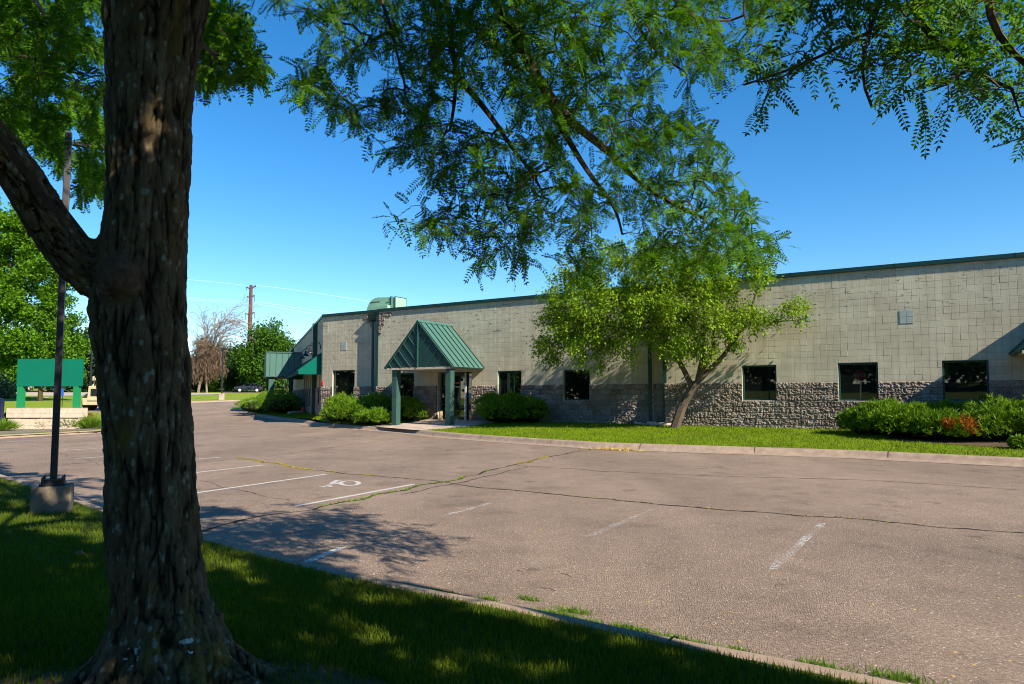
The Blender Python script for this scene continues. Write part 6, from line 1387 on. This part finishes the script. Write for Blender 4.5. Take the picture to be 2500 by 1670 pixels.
o = blades('lawn_blades', P, gz(P[:, 1]) * .8 + .145 + .25 * t_ ** 2 * (3 - 2 * t_) - .01, rng, .06, .016, M['blade2']); o['kind'] = 'stuff'
# weed tufts along the near kerb
wd = [(567, 1334, 1.0), (712, 1370, .5), (769, 1389, .5), (889, 1419, .6), (961, 1430, .7), (1004, 1440, .8), (1067, 1447, 1.0), (1098, 1455, .9), (1191, 1466, 1.0), (1291, 1464, .9), (1295, 1496, .8), (1350, 1502, 1.4), (1376, 1506, 1.1), (1400, 1494, 1.2), (1444, 1521, .9), (1528, 1534, 1.0), (1560, 1540, .6), (1639, 1560, 1.2), (1704, 1576, 1.0), (1792, 1591, 1.0), (2003, 1628, 1.1), (2195, 1658, 1.5)]
ords = ['first', 'second', 'third', 'fourth', 'fifth', 'sixth', 'seventh', 'eighth', 'ninth', 'tenth', 'eleventh', 'twelfth', 'thirteenth', 'fourteenth', 'fifteenth', 'sixteenth', 'seventeenth', 'eighteenth', 'nineteenth', 'twentieth', 'twenty-first', 'last']
for i, (x, y, s_) in enumerate(wd):
    g2 = gnd(x, y); n = int(150 * s_); P = rng.normal(size=(n, 2)) * np.array([.055, .02]) * s_; o = blades('weed', P, np.zeros(n), rng, .036 * (.6 + .4 * s_), .006, M['weed'], lean=1.5)
    o.location = (g2[0], g2[1], .0); o.rotation_euler = (0, 0, math.atan2(U[1], U[0])); tag(o, '%s green weed tuft counted from the left along the near kerb' % ords[i], 'weed', 'weeds along the near kerb')
# moss and dry grass growing in the cracks
for ci, dn, mt, rng_ in ((0, 260, 'moss', (0, .40)), (2, 460, 'moss', (0, .48)), (2, 120, 'weed', (.48, .85)), (0, 20, 'moss', (.5, .9)), (1, 16, 'moss', (0, .5))):
    P = crk_pts[ci]; a, b_ = int(len(P) * rng_[0]), int(len(P) * rng_[1]); seg = P[a:b_]; L = len(seg) * .12; n = int(L * dn); s = rng.random(n) * (len(seg) - 1.01); i = s.astype(int); f = (s - i)[:, None]
    Q = seg[i] * (1 - f) + seg[i + 1] * f; kk = fbm(np.column_stack([Q * 1.6, np.zeros(n)]), 2, 61) > .42; Q = Q[kk] + rng.normal(size=(kk.sum(), 2)) * .022
    if len(Q): o = blades('crack_moss', Q, np.zeros(len(Q)), rng, .028, .016, M[mt], lean=1.4); o['kind'] = 'stuff'
# fallen leaves and grit
n = 130; pp = []
while len(pp) < n:
    x, y = rng.uniform(0, 2500), rng.uniform(1100, 1660); q = gnd(x, y)
    if near_t(q[:1], q[1:])[0] < -.03: pp.append(q)
P = np.column_stack([np.array(pp), np.full(n, .006)]); D = unit(np.column_stack([rng.normal(size=(n, 2)), rng.normal(size=n) * .15])); s_ = unit(np.cross(D, np.array([0, 0, 1.0]))); Vv, F = rhomb(P, D, s_, .018 + .015 * rng.random(n), .007 + .005 * rng.random(n)); o = mesh_np('fallen_leaves', Vv, F, M['drygold'], rnd=np.repeat(rng.random(n), 4)); o['kind'] = 'stuff'
c2 = gnd(1510, 1100); n = 260; P = np.column_stack([c2 + rng.normal(size=(n, 2)) @ np.array([U * .45, V * .06]), np.abs(rng.normal(size=n)) * .02 + .01]); D = unit(rng.normal(size=(n, 3)) * np.array([1, 1, .3])); s_ = unit(np.cross(D, rng.normal(size=(n, 3)))); Vv, F = rhomb(P, D, s_, np.full(n, .06), np.full(n, .012)); o = mesh_np('leaf_litter', Vv, F, M['drygold'], rnd=np.repeat(rng.random(n), 4)); o['kind'] = 'stuff'
# loose curled leaf on the near lawn, white stone and stick by the kerb
q = gnd(193, 1378, .2); o = MB().add([(-.05, 0, 0), (0, -.02, .045), (.06, 0, .0), (0, .025, .03), (0, 0, .012)], [(0, 1, 4), (1, 2, 4), (2, 3, 4), (3, 0, 4)]).build('dry_leaf', simple('dry_leaf_brown', (.30, .19, .13), .8)); o.location = (q[0], q[1], .27); tag(o, 'single curled brown leaf on the shaded grass left of the big trunk', 'leaf')
q = gnd(701, 1380, .05); o = MB().obox((0, 0, .01), .045, .02, .012).build('white_chip', M['white'], None, .004); o.location = (q[0], q[1], .03); o.rotation_euler = (0, 0, -.4); tag(o, 'small white paint chip lying at the near kerb beside the painted line', 'chip')
q = gnd(824, 1405, 0); o = MB().obox((0, 0, .02), .035, .02, .02).build('brown_stone', simple('brown_stone_mat', (.06, .035, .02)), None, .008); o.location = (q[0], q[1], 0); tag(o, 'small dark brown stone on the asphalt at the near kerb', 'stone')
for i, (a, b_, lb) in enumerate([((1262, 1395), (1278, 1404), 'short dark twig on the asphalt, nearest the shadow'), ((1370, 1403), (1394, 1411), 'curved dark twig on the asphalt, middle of the three'), ((1318, 1438), (1356, 1445), 'thin straight twig on the asphalt, closest to the kerb')]):
    A, B = gnd(*a), gnd(*b_); mid = (A + B) / 2 + np.array([.01, .02]); o = MB().path([(*A, .008), (*mid, .012), (*B, .008)], .0022, 5).build('twig', M['twig']); tag(o, lb, 'twig', 'twigs on the asphalt')
print('done')
